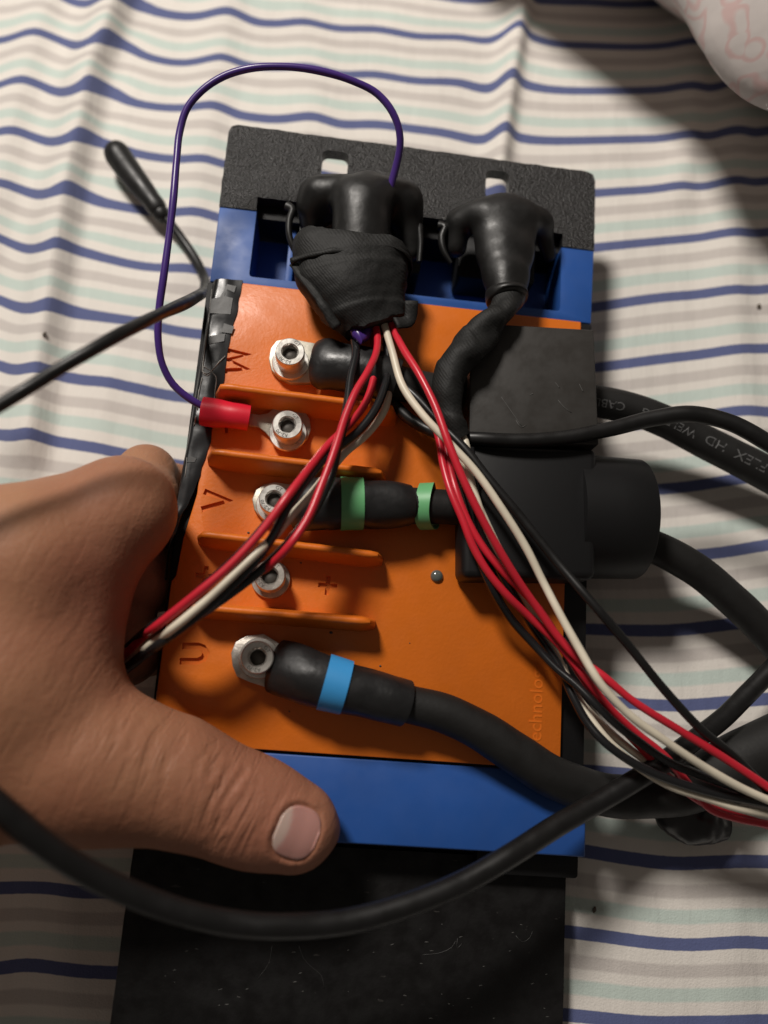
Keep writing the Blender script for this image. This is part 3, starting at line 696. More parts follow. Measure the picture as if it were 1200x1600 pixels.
# ------------------------------------------------------------------ black box and big tube on the right
bx = thing('cable_cover', L(830, 600, 0.25), 'black plastic cover box with a wide round tube sticking out to the right', 'cover')
def pbox(name, poly, wtop, wbot, bev, m, par):
    return from_bm(name, prism([tuple(L(x, y, wtop)[:2]) for x, y in poly], wbot, wtop, bev, 3), m, par)
pbox('cover_box', [(735,504),(928,515),(936,695),(733,690)], 1.75, 0.24, 0.06, M['box'], bx)
pbox('cover_base', [(722,692),(934,700),(932,905),(722,903)], 1.75, 0.24, 0.26, M['tube'], bx)
for pts in ([(783,620),(799,643),(815,666)], [(806,656),(815,668),(822,664)], [(872,625),(880,635),(893,645)], [(828,617),(833,615)], [(868,598),(874,606)], [(905,600),(911,612)]):
    path = [[*L(x, y, 1.752), .012 + .008*(k == 1)] for k, (x, y) in enumerate(pts)]
    V, Fc, _ = sweep(path, 5, 6); build('scratch', V, Fc, M['scratch'], bx)
# saddle (half round) and tube
def htube(name, x0, x1, y, wc, r, m, par, r2=None, seg=64, hollow=0.0):
    a = L(x0, y, wc); b = L(x1, y + (x1-x0)*0.05, wc); r2 = r2 or r
    d = nrm(b - a); e1 = nrm(np.cross([0, 0, 1.0], d)); e2 = np.cross(d, e1); V = []; Fc = []
    rows = [(0, r), (0.02, r*1.0), (0.5, (r+r2)/2), (0.98, r2), (1.0, r2*0.985)]
    if hollow: rows += [(1.0, r2 - hollow), (0.3, r - hollow)]
    Ln = np.linalg.norm(b - a)
    for s, rr in rows:
        for j in range(seg):
            an = 2*math.pi*j/seg; V.append(a + d*Ln*s + (e1*math.cos(an) + e2*math.sin(an))*rr)
    for i in range(len(rows)-1):
        for j in range(seg):
            k = (j+1) % seg; Fc.append((i*seg+j, i*seg+k, (i+1)*seg+k, (i+1)*seg+j))
    Fc.append(tuple(range(seg-1, -1, -1))); Fc.append(tuple((len(rows)-1)*seg+j for j in range(seg)))
    return build(name, V, Fc, m, par, angle=40)
htube('round_tube', 885, 993, 806, -0.10, 2.24, M['tube'], bx, 2.16, hollow=0.16)

# ------------------------------------------------------------------ implicit surfaces
class SDF:
    def __init__(s, lo, hi, h):
        s.lo = np.array(lo, float); s.h = h; s.n = (np.ceil((np.array(hi) - s.lo) / h)).astype(int) + 1
        s.D = np.full(s.n, 9.0, np.float32)
    def region(s, a, b, pad):
        i0 = np.maximum(((np.minimum(a, b) - pad - s.lo) / s.h).astype(int), 0)
        i1 = np.minimum(((np.maximum(a, b) + pad - s.lo) / s.h).astype(int) + 2, s.n)
        if (i1 <= i0).any(): return None
        g = [(s.lo[k] + np.arange(i0[k], i1[k]) * s.h).astype(np.float32) for k in range(3)]
        X, Y, Z = np.meshgrid(*g, indexing='ij', sparse=True)
        return tuple(slice(i0[k], i1[k]) for k in range(3)), X, Y, Z
    def merge(s, sl, d, k):
        o = s.D[sl]
        if k > 0:
            hh = np.clip(0.5 + 0.5*(o - d)/k, 0, 1); s.D[sl] = o*(1-hh) + d*hh - k*hh*(1-hh)
        else: s.D[sl] = np.minimum(o, d)
    def cone(s, a, b, ra, rb, k=0.5, fl=1.0):
        a = np.array(a, float); b = np.array(b, float); rg = s.region(a, b, max(ra, rb) + k + 0.3)
        if rg is None: return
        sl, X, Y, Z = rg; ba = b - a; ba2 = ba.copy(); ba2[2] /= fl
        L2 = float(ba2.dot(ba2)) + 1e-9
        pz = (Z - a[2]) / fl
        t = np.clip(((X-a[0])*ba2[0] + (Y-a[1])*ba2[1] + pz*ba2[2]) / L2, 0, 1)
        d = np.sqrt((X-a[0]-t*ba2[0])**2 + (Y-a[1]-t*ba2[1])**2 + (pz-t*ba2[2])**2) - (ra + (rb-ra)*t)
        s.merge(sl, d.astype(np.float32), k)
    def box(s, c, hx, r, k=0.4, rot=0.0):
        c = np.array(c, float); rg = s.region(c, c, max(hx) * 1.45 + k + r + 0.3)
        sl, X, Y, Z = rg; cs_, sn = math.cos(rot), math.sin(rot)
        x = (X-c[0])*cs_ + (Y-c[1])*sn; y = -(X-c[0])*sn + (Y-c[1])*cs_; z = Z - c[2]
        qx, qy, qz = np.abs(x)-hx[0]+r, np.abs(y)-hx[1]+r, np.abs(z)-hx[2]+r
        d = np.sqrt(np.maximum(qx, 0)**2 + np.maximum(qy, 0)**2 + np.maximum(qz, 0)**2) + np.minimum(np.maximum(np.maximum(qx, qy), qz), 0) - r
        s.merge(sl, d.astype(np.float32), k)
    def mesh(s):
        D = s.D; n = D.shape; ins = D < 0
        c = np.zeros(tuple(k-1 for k in n), np.int8)
        corners = [(i, j, k) for i in (0, 1) for j in (0, 1) for k in (0, 1)]
        sub = lambda A, o: A[o[0]:n[0]-1+o[0], o[1]:n[1]-1+o[1], o[2]:n[2]-1+o[2]]
        for o in corners: c += sub(ins, o)
        act = (c > 0) & (c < 8); ii = np.argwhere(act); m = len(ii)
        vid = np.full(c.shape, -1, np.int64); vid[act] = np.arange(m)
        acc = np.zeros((m, 3)); cnt = np.zeros(m)
        for o in corners:
            for ax in range(3):
                if o[ax]: continue
                o2 = list(o); o2[ax] = 1
                d0 = D[ii[:, 0]+o[0], ii[:, 1]+o[1], ii[:, 2]+o[2]]; d1 = D[ii[:, 0]+o2[0], ii[:, 1]+o2[1], ii[:, 2]+o2[2]]
                x = (d0 < 0) != (d1 < 0); t = d0[x] / (d0[x] - d1[x])
                p = np.tile(np.array(o, float), (x.sum(), 1)); p[:, ax] = t
                acc[x] += p; cnt[x] += 1
        V = s.lo + (ii + acc / cnt[:, None]) * s.h
        Fq = []
        for ax in range(3):
            a1, a2 = [(1, 2), (2, 0), (0, 1)][ax]
            sh0 = [slice(1, n[k]-1) for k in range(3)]; sh0[ax] = slice(0, n[ax]-1)
            sh1 = list(sh0); sh1[ax] = slice(1, n[ax])
            A0 = ins[tuple(sh0)]; A1 = ins[tuple(sh1)]
            for flip in (0, 1):
                e = np.argwhere((A0 & ~A1) if not flip else (~A0 & A1))
                off = np.array([1, 1, 1]); off[ax] = 0; e = e + off
                q = []
                for s1, s2 in ((-1, -1), (0, -1), (0, 0), (-1, 0)):
                    f = e.copy(); f[:, a1] += s1; f[:, a2] += s2; q.append(vid[f[:, 0], f[:, 1], f[:, 2]])
                q = np.stack(q, 1)
                if flip: q = q[:, ::-1]
                Fq.append(q[(q >= 0).all(1)])
        return V, np.concatenate(Fq)
    def topz(s, u, v):
        """height of the topmost surface over (u,v)"""
        fi = (u - s.lo[0]) / s.h; fj = (v - s.lo[1]) / s.h; i, j = int(fi), int(fj); a, b = fi - i, fj - j
        col = (s.D[i, j]*(1-a)*(1-b) + s.D[i+1, j]*a*(1-b) + s.D[i, j+1]*(1-a)*b + s.D[i+1, j+1]*a*b)
        k = np.where(col < 0)[0]
        if len(k) == 0: return None
        k = k[-1]; t = col[k] / (col[k] - col[k+1]); return s.lo[2] + (k + t) * s.h
def build_fast(name, V, Q, m, parent=None, base=None):
    if parent is not None: b = BASE[parent.name]
    else: b = np.array(base, float)
    me = bpy.data.meshes.new(name); co = ((V - b) * S)
    me.vertices.add(len(co)); me.vertices.foreach_set('co', co.ravel())
    me.loops.add(Q.size); me.loops.foreach_set('vertex_index', Q.ravel().astype(np.int32))
    me.polygons.add(len(Q)); me.polygons.foreach_set('loop_start', np.arange(0, Q.size, 4))
    me.update(calc_edges=True); me.shade_smooth(); me.materials.append(m)
    o = bpy.data.objects.new(name, me); sc.collection.objects.link(o); BASE[o.name] = b
    if parent is not None: o.parent = parent
    else: place(o, b)
    return o

# ------------------------------------------------------------------ the hand
def skin_material():
    m = mat('skin', (0.34, 0.175, 0.115), 0.58, spec=0.28, sss=0.12, bump=[('crack', 620, 0.36, 0.03), ('crack', 230, 0.20, 0.04), ('noise', 420, 0.38, 0.04), ('noise', 70, 0.45, 0.12)])
    N = m.node_tree.nodes; K = m.node_tree.links; b = N['Principled BSDF']
    tc = N.new('ShaderNodeTexCoord'); t = N.new('ShaderNodeTexNoise'); t.inputs['Scale'].default_value = 22; t.inputs['Detail'].default_value = 6
    K.new(tc.outputs['Object'], t.inputs['Vector'])
    r = N.new('ShaderNodeValToRGB'); K.new(t.outputs['Fac'], r.inputs[0])
    r.color_ramp.elements[0].position = .32; r.color_ramp.elements[0].color = (0.285, 0.115, 0.065, 1)
    r.color_ramp.elements[1].position = .68; r.color_ramp.elements[1].color = (0.36, 0.178, 0.098, 1)
    a = N.new('ShaderNodeAttribute'); a.attribute_name = 'flush'
    mx = N.new('ShaderNodeMix'); mx.data_type = 'RGBA'; K.new(a.outputs['Fac'], mx.inputs['Factor'])
    K.new(r.outputs[0], mx.inputs['A']); mx.inputs['B'].default_value = (0.36, 0.142, 0.09, 1)
    K.new(mx.outputs['Result'], b.inputs['Base Color']); return m
M['skin'] = skin_material()
M['nail'] = mat('nail', (0.60, 0.34, 0.30), 0.28, coat=0.25, sss=0.1, bump=[('noise', 120, 0.2, 0.02)], vary=0.04)
M['lunula'] = mat('nail_pale', (0.66, 0.50, 0.44), 0.34, coat=0.1)
hand = SDF((-25.5, -21.0, -4.9), (0.4, 8.5, 11.6), 0.115)
def hc(p0, p1, k=0.6, fl=1.0):
    a = L(p0[0], p0[1], p0[2]); b = L(p1[0], p1[1], p1[2])
    hand.cone(a, b, rpx(p0[3], p0[2]), rpx(p1[3], p1[2]), k, fl)
# thumb
FT = 0.80
hc((458,1291,1.30,66), (405,1272,1.45,73), .3, FT); hc((405,1272,1.45,73), (352,1252,1.6,73), .5, FT)
hc((352,1252,1.6,73), (265,1218,1.8,84), .7, .9); hc((265,1218,1.8,84), (150,1195,2.1,104), .9, .9); hc((150,1195,2.1,104), (-60,1170,2.4,122), .9, .9)
hc((505,1297,1.10,18),(470,1292,1.2,48),.5,.8)
# dorsum
hc((-120,925,2.6,130), (40,888,2.9,110), .9); hc((40,888,2.9,110), (188,806,2.5,72), 1.1); hc((-120,1050,2.5,150), (10,1050,2.6,125), .9)
hc((15,900,2.7,125), (45,1060,2.5,112), .9); hc((45,1060,2.5,105), (80,1170,2.2,103), .9); hc((188,800,2.5,66), (96,960,2.2,80), .8)
hc((96,960,2.2,80), (72,1080,2.0,92), .9); hc((100,1075,1.5,50), (182,1162,1.4,58), .8)
hc((110,800,2.3,52), (195,786,2.2,60), .9)
# tendon
hc((-60,860,3.9,40), (150,800,3.4,26), 1.1)
# unseen wrist and forearm, raised and thickened to shade the lower left
hc((-60,1080,2.5,150), (-230,1200,2.6,150), 1.2); hc((-60,1170,2.4,115), (-230,1260,2.6,140), 1.2)
hc((-230,1230,3.0,160), (-255,1400,5.2,165), 1.0); hc((-255,1400,5.2,165), (-460,1750,8.0,230), 1.0)
# index finger bending down and under the controller
hc((190,797,2.5,70), (204,806,1.2,60), .6); hc((204,806,1.2,60), (205,830,-1.6,55), .5)
u_ = lambda a, b, ra, rb, k=.4: hand.cone(a, b, ra, rb, k)
pI = L(238, 820, -1.6); pI[0] = min(pI[0], -8.3)
u_(L(208, 822, -1.0), (pI[0], pI[1], -2.9), 1.05, 1.0); u_((pI[0], pI[1], -2.9), (-4.8, pI[1] + .6, -3.45), .95, .80)
# second finger behind it
hc((196,770,1.2,56), (224,783,-0.3,54), .25)
pM = np.array([-8.6, 0.9, -1.5])
u_(L(224, 783, -0.3), pM, 1.2, 1.05, .3); u_(pM, (-8.3, 0.9, -3.2), 1.0, .9); u_((-8.3, .9, -3.2), (-5.5, 1.2, -3.6), .9, .75)
# ring and little finger, lower and in shadow
for du, v0, w0_ in ((-8.4, -2.9, -1.0), (-8.5, -5.25, -1.1)):
    u_((-11.5, v0 - .5, .3), (du, v0, w0_), 1.4, 1.35, .5); u_((du, v0, w0_), (du + .2, v0, -2.9), 1.25, .95); u_((du + .5, v0, -2.9), (-5.5, v0 + .2, -3.45), .92, .75)
# nail bed groove + creases are pressed into the finished surface below
V, Q = hand.mesh()
def sm(V, Q, it):
    n = len(V); e = np.concatenate([Q[:, [0, 1]], Q[:, [1, 2]], Q[:, [2, 3]], Q[:, [3, 0]]]); e = np.concatenate([e, e[:, ::-1]])
    cnt = np.bincount(e[:, 0], minlength=n)[:, None]
    for _ in range(it):
        A = np.stack([np.bincount(e[:, 0], V[e[:, 1], k], n) for k in range(3)], 1) / np.maximum(cnt, 1)
        V = V + 0.5 * (A - V)
    return V
V = sm(V, Q, 2)
# finer faces on the thumb
nails = L(464, 1300, 2.15); ax_t = nrm((L(495, 1315, 2.1) - L(425, 1285, 2.1))[:2]); ax_n = np.array([-ax_t[1], ax_t[0]])
def subdivide(V, Q, mask):
    """split the chosen quads and their neighbours uniformly (whole mesh region)"""
    return V, Q
top = V[:, 2]
wz = np.zeros(len(V))
def groove(pts, depth_, wd, w=2.0):
    P = spline([list(L(x, y, w)) for x, y in pts], 8)[:, :2]
    d = np.sqrt(((V[:, None, :2][sel] - P[None])**2).sum(2)).min(1)
    fade = 1.0
    wz[sel] -= depth_ * np.exp(-0.5 * (d / wd)**2) - 0.35 * depth_ * np.exp(-0.5 * ((d - 2.2*wd) / wd)**2)
sel = np.where((V[:, 0] > -9) & (V[:, 1] < -5.5) & (V[:, 2] > 1.2))[0]
for pts, dp in (([(385,1200),(366,1225),(352,1250),(342,1278)], .07), ([(365,1192),(348,1222),(333,1255),(325,1290)], .05), ([(392,1222),(383,1245),(372,1262),(362,1285)], .05),
                ([(372,1240),(360,1262),(345,1290)], .05), ([(345,1180),(335,1195),(336,1205)], .04), ([(318,1180),(312,1205),(316,1230)], .03), ([(405,1215),(400,1245),(392,1268)], .03),
                ([(262,1140),(250,1160),(243,1185)], .03), ([(240,1120),(228,1142),(222,1165)], .025), ([(215,1100),(205,1120),(200,1145)], .03), ([(300,1200),(292,1235),(290,1265)], .022), ([(275,1175),(268,1210),(262,1250)], .02)):
    groove(pts, dp, 0.075)
# nail fold ring
rel = V[:, :2] - nails[:2]; s_ = rel @ ax_t; t_ = rel @ ax_n
NA, NB = 0.64, 0.77
rho = (np.abs(s_/NA)**2.6 + np.abs(t_/NB)**2.6)**(1/2.6)
topm = (V[:, 2] > 1.2)
wz -= np.where(topm, 0.085 * np.exp(-0.5*((rho - 0.98)/0.07)**2) + 0.05*np.clip(1.02 - rho, 0, .2)*5 - 0.06*np.exp(-0.5*((rho - 1.2)/0.10)**2) * (s_ < 0.3), 0)
V[:, 2] += wz
BH = L(150, 1050, 0)
person = build_fast('person', V, Q, M['skin'], base=(BH[0], BH[1], -4.6))
tag(person, "bare left hand gripping the controller's left edge with its thumb on the blue cover", 'person')
at = person.data.attributes.new('flush', 'FLOAT', 'POINT')
fl_ = np.exp(-((V[:, 0] - L(450,1290,1)[0])**2 + (V[:, 1] - L(450,1290,1)[1])**2) / 6.0) * 0.7
fl_ += np.exp(-((V[:, 0] - L(190,980,2)[0])**2/1.4 + (V[:, 1] - L(190,940,2)[1])**2/7)) * 0.5
at.data.foreach_set('value', np.clip(fl_, 0, 1).astype(np.float32))
at = person.data.attributes.new('crease', 'FLOAT', 'POINT')
cm = np.exp(-((V[:, 0] - L(362,1240,2)[0])**2/0.9 + (V[:, 1] - L(362,1240,2)[1])**2/2.2)) + 0.35 * np.exp(-((V[:, 0] - L(240,1160,2)[0])**2/4 + (V[:, 1] - L(240,1160,2)[1])**2/3)) + 0.16
at.data.foreach_set('value', np.clip(cm, 0, 1).astype(np.float32))
nt = M['skin'].node_tree; a = nt.nodes.new('ShaderNodeAttribute'); a.attribute_name = 'crease'
tc = nt.nodes.new('ShaderNodeTexCoord'); mp = nt.nodes.new('ShaderNodeMapping'); mp.inputs['Rotation'].default_value = (0, 0, -math.atan2(ax_t[1], ax_t[0]))
mp.vector_type = 'POINT'; nt.links.new(tc.outputs['Object'], mp.inputs[0])
m2 = nt.nodes.new('ShaderNodeMapping'); m2.inputs['Scale'].default_value = (340, 55, 55); nt.links.new(mp.outputs[0], m2.inputs[0])
tn_ = nt.nodes.new('ShaderNodeTexNoise'); tn_.inputs['Scale'].default_value = 1.0; tn_.inputs['Detail'].default_value = 3; tn_.inputs['Distortion'].default_value = 0.6; nt.links.new(m2.outputs[0], tn_.inputs['Vector'])
rr = nt.nodes.new('ShaderNodeValToRGB'); rr.color_ramp.elements[0].position = .36; rr.color_ramp.elements[1].position = .48; nt.links.new(tn_.outputs['Fac'], rr.inputs[0])
ml = nt.nodes.new('ShaderNodeMath'); ml.operation = 'MULTIPLY'; nt.links.new(rr.outputs[0], ml.inputs[0]); nt.links.new(a.outputs['Fac'], ml.inputs[1])
bp = nt.nodes.new('ShaderNodeBump'); bp.inputs['Strength'].default_value = 0.6; bp.inputs['Distance'].default_value = 0.0006; nt.links.new(ml.outputs[0], bp.inputs['Height'])
b_ = nt.nodes['Principled BSDF']; src = b_.inputs['Normal'].links[0].from_socket; nt.links.new(src, bp.inputs['Normal']); nt.links.new(bp.outputs[0], b_.inputs['Normal'])
# nail plate
def nail(name, smin, smax, lift, m, par):
    V = []; Fc = []; NS, NTT = 16, 20
    for i in range(NS + 1):
        for j in range(NTT + 1):
            s = smin + (smax - smin) * i / NS; hw = NB * (max(0, 1 - (abs(s)/NA)**2.6))**(1/2.6) * 0.97
            t = -hw + 2*hw*j/NTT
            q = nails[:2] + ax_t*s + ax_n*t
            z0 = [hand.topz(*(nails[:2] + ax_t*ss + ax_n*t)) for ss in (s,)]
            z = z0[0]
            V.append((q[0], q[1], z - 0.028 + lift))
    for i in range(NS):
        for j in range(NTT):
            a = i*(NTT+1) + j; Fc.append((a, a+NTT+1, a+NTT+2, a+1))
    n0 = len(V); V += [(v[0], v[1], v[2] - 0.09) for v in V]; Fc += [tuple(n0+i for i in f[::-1]) for f in Fc]
    for i in range(NS):
        for j, sg in ((0, 0), (NTT, 1)):
            a = i*(NTT+1)+j; f = (a, a+NTT+1, n0+a+NTT+1, n0+a); Fc.append(f if sg else f[::-1])
    for i in (0, NS):
        for j in range(NTT):
            a = i*(NTT+1)+j; Fc.append((a, a+1, n0+a+1, n0+a))
    return build(name, V, Fc, m, par)
tn = nail('thumbnail', -NA*0.97, NA*0.985, 0.0, M['nail'], person)
at = tn.data.attributes.new('moon', 'FLOAT', 'POINT'); mo = []
for v in tn.data.vertices:
    q = np.array([v.co.x, v.co.y]) / S + BASE[tn.name][:2] - nails[:2]; s_1, t_1 = q @ ax_t, q @ ax_n
    edge = -NA*0.42 - 0.22 * (t_1 / NB) ** 2; mo.append(float(np.clip((edge - s_1) / 0.12 + .5, 0, 1)))
at.data.foreach_set('value', mo)
nt = M['nail'].node_tree; a = nt.nodes.new('ShaderNodeAttribute'); a.attribute_name = 'moon'
mx = nt.nodes.new('ShaderNodeMix'); mx.data_type = 'RGBA'; nt.links.new(a.outputs['Fac'], mx.inputs['Factor'])
mx.inputs['A'].default_value = (0.50, 0.25, 0.215, 1); mx.inputs['B'].default_value = (0.58, 0.42, 0.36, 1)
nt.links.new(mx.outputs['Result'], nt.nodes['Principled BSDF'].inputs['Base Color'])

# ------------------------------------------------------------------ plugs
def blob(name, prims, lo, hi, h, m, parent, it=1, nz=0.0):
    s = SDF(lo, hi, h)
    for kind, a in prims: getattr(s, kind)(*a)
    V, Q = s.mesh(); V = sm(V, Q, it)
    if nz:
        V = V + np.array([[nz*noise.noise(Vector((p[0]*1.3, p[1]*1.3, p[2]*1.3+k*7))) for k in range(3)] for p in V])
    return build_fast(name, V, Q, m, parent)
def c_(x0, y0, w0, r0, x1, y1, w1, r1, k=.3, fl=1.0): return ('cone', (L(x0, y0, w0), L(x1, y1, w1), rpx(r0, w0), rpx(r1, w1), k, fl))
pl = thing('harness_plug', L(560, 330, -2.0), 'large black rubber boot plug with cloth tape round its wires, left of two', 'plug', 'plugs in the connector bay')
prims = [c_(490,322,.9,27, 630,332,.9,27,.3), c_(632,322,.9,29, 642,392,.4,20,.3), c_(510,290,1.2,15, 620,296,1.3,16,.25), c_(500,300,1.3,28, 630,310,1.3,26,.4), c_(488,300,.9,22, 488,350,.5,22,.35), c_(636,310,.9,24, 636,370,.4,20,.35),
         c_(566,322,1.75,52, 564,400,1.6,49,.12,.85), c_(564,400,1.5,46, 562,440,1.4,44,.2), c_(530,300,1.6,20, 600,300,1.75,24,.5),
         c_(575,288,1.7,18, 580,300,1.7,22,.4)]
blob('rubber_boot', prims, (-5.5, 7.0, -1.2), (3.0, 14, 4.2), 0.085, M['rubber'], pl, 2, 0.03)
from_bm('plug_body', prism(roundrect(-3.95, 0.7, 9.3, 11.5, .15), -2.0, -0.1, 0.06), M['body'], pl)
from_bm('seal', prism(roundrect(-3.7, -2.2, 9.4, 11.0, .2), -0.10, 0.05, 0.03), M['seal'], pl)
def clip(parent, pts):
    path = [[*L(x, y, w), r*1.5, .16] for x, y, w, r in pts]; V, Fc, _ = sweep(path, 12, 8, ref=np.array([0, 0, 1.0])); build('latch', V, Fc, M['rubber'], parent, angle=60)
clip(pl, [(448,322,1.0,.12),(456,326,1.05,.10),(452,345,1.05,.085),(452,368,1.0,.08),(459,388,.9,.08),(468,402,.8,.07)])
clip(pl, [(655,352,.9,.10),(657,380,.8,.08),(655,410,.7,.07)])
# cloth tape wrap (funnel) with overlapping layers
def wrap(name, rows, m, parent, ridges, amp, seg=60, n=14, sup=2.4, seed=0):
    def dsp(t, a, p):
        q = ridges * t + a / (2*math.pi)
        saw = (q % 1.0); st_ = (1 - saw) if saw > 0.06 else saw / 0.06
        return amp * st_ + 0.15 * noise.noise(Vector((p[0]*.9 + seed, p[1]*.9, p[2]*.9))) + 0.035 * noise.noise(Vector((p[0]*3, p[1]*3, p[2]*3)))
    V, Fc, fr = sweep(rows, seg, n, ref=np.array([0, 0, 1.0]), disp=dsp, sup=sup)
    nr = len(V) // seg
    for i in range(nr):                                           # ragged ends
        e = max(0, 1 - min(i, nr - 1 - i) / 3.0)
        if e > 0:
            for j in range(seg):
                a = 2*math.pi*j/seg
                V[i*seg+j] = V[i*seg+j] + fr[1][i] * e * (0.22 * noise.noise(Vector((math.cos(a)*1.5 + i // 5, math.sin(a)*1.5, seed))) + 0.06 * noise.noise(Vector((math.cos(a)*9, math.sin(a)*9, seed + i // 5))))
    return build(name, V, Fc, m, parent, angle=70)
wrap('cloth_tape', [[*L(556,392,1.5), 2.02, 1.18], [*L(552,412,1.55), 2.12, 1.22], [*L(558,440,1.6), 1.90, 1.15], [*L(568,470,1.6), 1.62, 1.02], [*L(580,497,1.6), 1.28, .85], [*L(586,512,1.6), 1.12, .70]], M['tape'], pl, 2.2, 0.07, seed=2)
for pts, wdp, sd in (([(458,412,2.0),(500,470,2.4),(527,512,2.2)], .16, 1), ([(642,470,2.2),(640,500,2.0),(618,505,2.2)], .22, 5), ([(455,408,2.1),(500,395,2.6),(575,390,2.7)], .10, 6)):
    path = [[*L(x, y, w), wdp, .07] for x, y, w in pts]; V, Fc, _ = sweep(path, 10, 8, ref=np.array([0, 0, 1.0]), disp=wob(.06, 2.5, sd)); build('tape_fold', V, Fc, M['tape'], pl)

p2 = thing('sensor_plug', L(790, 400, -2.0), 'smaller black rubber boot plug with a twisted cloth-taped lead, right of two', 'plug', 'plugs in the connector bay')
prims = [c_(722,345,.9,22, 845,350,.9,20,.3), c_(715,350,.9,22, 712,385,.5,20,.3), c_(740,335,1.3,22, 835,342,1.2,22,.4), c_(788,352,1.35,60, 789,395,1.5,50,.25,.62),
         c_(789,395,1.5,50, 790,430,1.6,41,.2,.7), c_(790,430,1.6,41, 792,462,1.7,33,.15,.85), c_(845,350,.8,20, 858,400,.2,12,.3), c_(760,335,1.5,24, 815,338,1.5,24,.4)]
blob('rubber_boot', prims, (0.6, 7.0, -1.2), (7.6, 13.2, 3.4), 0.085, M['rubber'], p2, 2, 0.02)
V, Fc, _ = sweep([[*L(791,455,1.7), .74], [*L(792,466,1.7), .76], [*L(793,470,1.72), .73]], 32, 5); build('boot_rim', V, Fc, M['rubber'], p2)
from_bm('plug_body', prism(roundrect(2.2, 5.2, 9.6, 11.5, .15), -2.0, -0.5, 0.06), M['body'], p2)
clip(p2, [(685,352,.9,.12),(695,354,.95,.10),(690,370,.95,.09),(693,392,.9,.08),(704,412,.8,.05)])
def tape_d(t, a, p):
    q = 4.3*t + a/(2*math.pi); saw = q % 1.0
    tw = 0.11 * math.cos(2*(a - 8.5*t)) * math.sin(math.pi * min(1, t*1.6 + .1))
    return tw - 0.05 + 0.055*((1-saw) if saw > .07 else saw/.07) + 0.07*noise.noise(Vector((p[0]*1.5, p[1]*1.5, p[2]*1.5)))
V, Fc, _ = sweep([[*L(795,462,1.9), .48], [*L(784,488,2.1), .50], [*L(759,515,2.2), .56], [*L(731,545,2.3), .59], [*L(709,575,2.3), .58], [*L(700,605,2.25), .53], [*L(703,640,2.2), .46], [*L(714,672,2.1), .40], [*L(720,684,2.05), .35]], 40, 14, ref=np.array([0, 0, 1.0]), disp=tape_d)
build('cloth_taped_lead', V, Fc, M['tape'], p2, angle=70)

# ------------------------------------------------------------------ small wires
RW = 0.13
GR = 'wires of the right-hand loom'; GLL = 'wires of the left-hand loom'
def w_(name, pts, m, label, group, r=RW):
    if group == GLL:
        q = []
        for x, y, w in pts:
            f = max(0, min(1, (x - 205) / 55)); f = f * f * (3 - 2 * f)
            q.append((x, y, (w + 1.05 * max(0, min(1, (540 - x) / 90))) * f + (0.25 + 0.15 * (w - 1.0)) * (1 - f)))
        pts = q
    if group == GR:                                               # the loom lies on the cover box where it crosses it
        q = []
        for x, y, w in pts:
            f = min(1, max(0, (y - 640) / 55)) * min(1, max(0, (985 - y) / 75)) * min(1, max(0, (x - 690) / 25))
            t = 2.0 + 0.22 * (w - 0.6)
            q.append((x, y, w + max(0, t - w) * f))
        pts = q
        pts = [(x, y, w + 1.0 * max(0, min(1, (x - 850) / 100)) ** 1.0) for x, y, w in pts]
    return wire(name, pts, r, M[m], label, 'wire', group)
w_('red_wire', [(605,480,1.5),(614,512,1.7),(630,545,2.2),(655,585,2.7),(680,635,3.0),(700,690,3.2),(722,745,3.2),(747,798,3.1),(775,850,2.9),(805,900,2.6),(838,948,2.2),(872,995,1.9),(905,1030,1.7),(938,1053,1.7),(985,1092,1.6),(1060,1140,1.5),(1120,1177,1.4),(1200,1230,1.3),(1270,1280,1.2)], 'red', 'red wire lying on top of the right loom, topmost red at the right picture edge', GR)
w_('white_wire', [(592,475,1.5),(600,505,1.7),(613,550,2.1),(630,605,2.4),(662,650,2.6),(700,690,2.7),(740,733,2.8),(782,792,2.8),(822,856,2.7),(850,912,2.6),(875,960,2.5),(905,1014,2.4),(938,1068,2.3),(978,1112,2.1),(1040,1158,1.9),(1100,1198,1.7),(1160,1232,1.5),(1200,1250,1.4),(1270,1275,1.3)], 'white', 'long off-white wire crossing under the topmost red wire of the right loom', GR)
w_('red_wire', [(672,640,1.3),(686,688,1.6),(692,725,1.9),(705,770,2.1),(722,810,2.1),(742,860,2.0),(764,896,1.9),(792,930,1.8),(830,966,1.7),(868,1002,1.6),(900,1040,1.4),(945,1098,1.2),(995,1146,1.0),(1035,1178,0.8),(1080,1230,.4),(1110,1264,.3),(1145,1277,.2),(1200,1288,.1),(1270,1300,0)], 'red', 'leftmost red wire of the right loom, dipping below the white one at lower right', GR)
w_('red_wire', [(690,650,1.2),(700,715,1.4),(712,765,1.6),(730,812,1.6),(755,855,1.6),(790,897,1.6),(828,935,1.6),(858,975,1.6),(885,1020,1.3),(925,1080,1.0),(965,1130,.7),(1005,1172,.3),(1040,1210,0),(1100,1255,-.2),(1200,1290,-.3)], 'red', 'middle red wire of the right loom, between the two other reds', GR)
w_('white_wire', [(716,670,1.5),(727,690,1.5),(733,740,1.3),(748,790,1.2),(766,842,1.1),(792,888,1.0),(815,925,.9),(850,985,.8),(880,1045,.8),(905,1095,.9),(950,1157,.9),(1000,1200,.9),(1050,1229,.9),(1100,1246,.9),(1150,1262,.9),(1200,1272,.9),(1270,1285,.9)], 'white', 'lowest off-white wire of the right loom, curving below the black wires', GR)
w_('printed_white_wire', [(880,1040,.2),(895,1080,.3),(920,1112,.4),(955,1146,.3),(1005,1186,.1),(1050,1215,-.2)], 'white', 'short visible piece of white wire between the two black wires, speckled with dark print', GR)
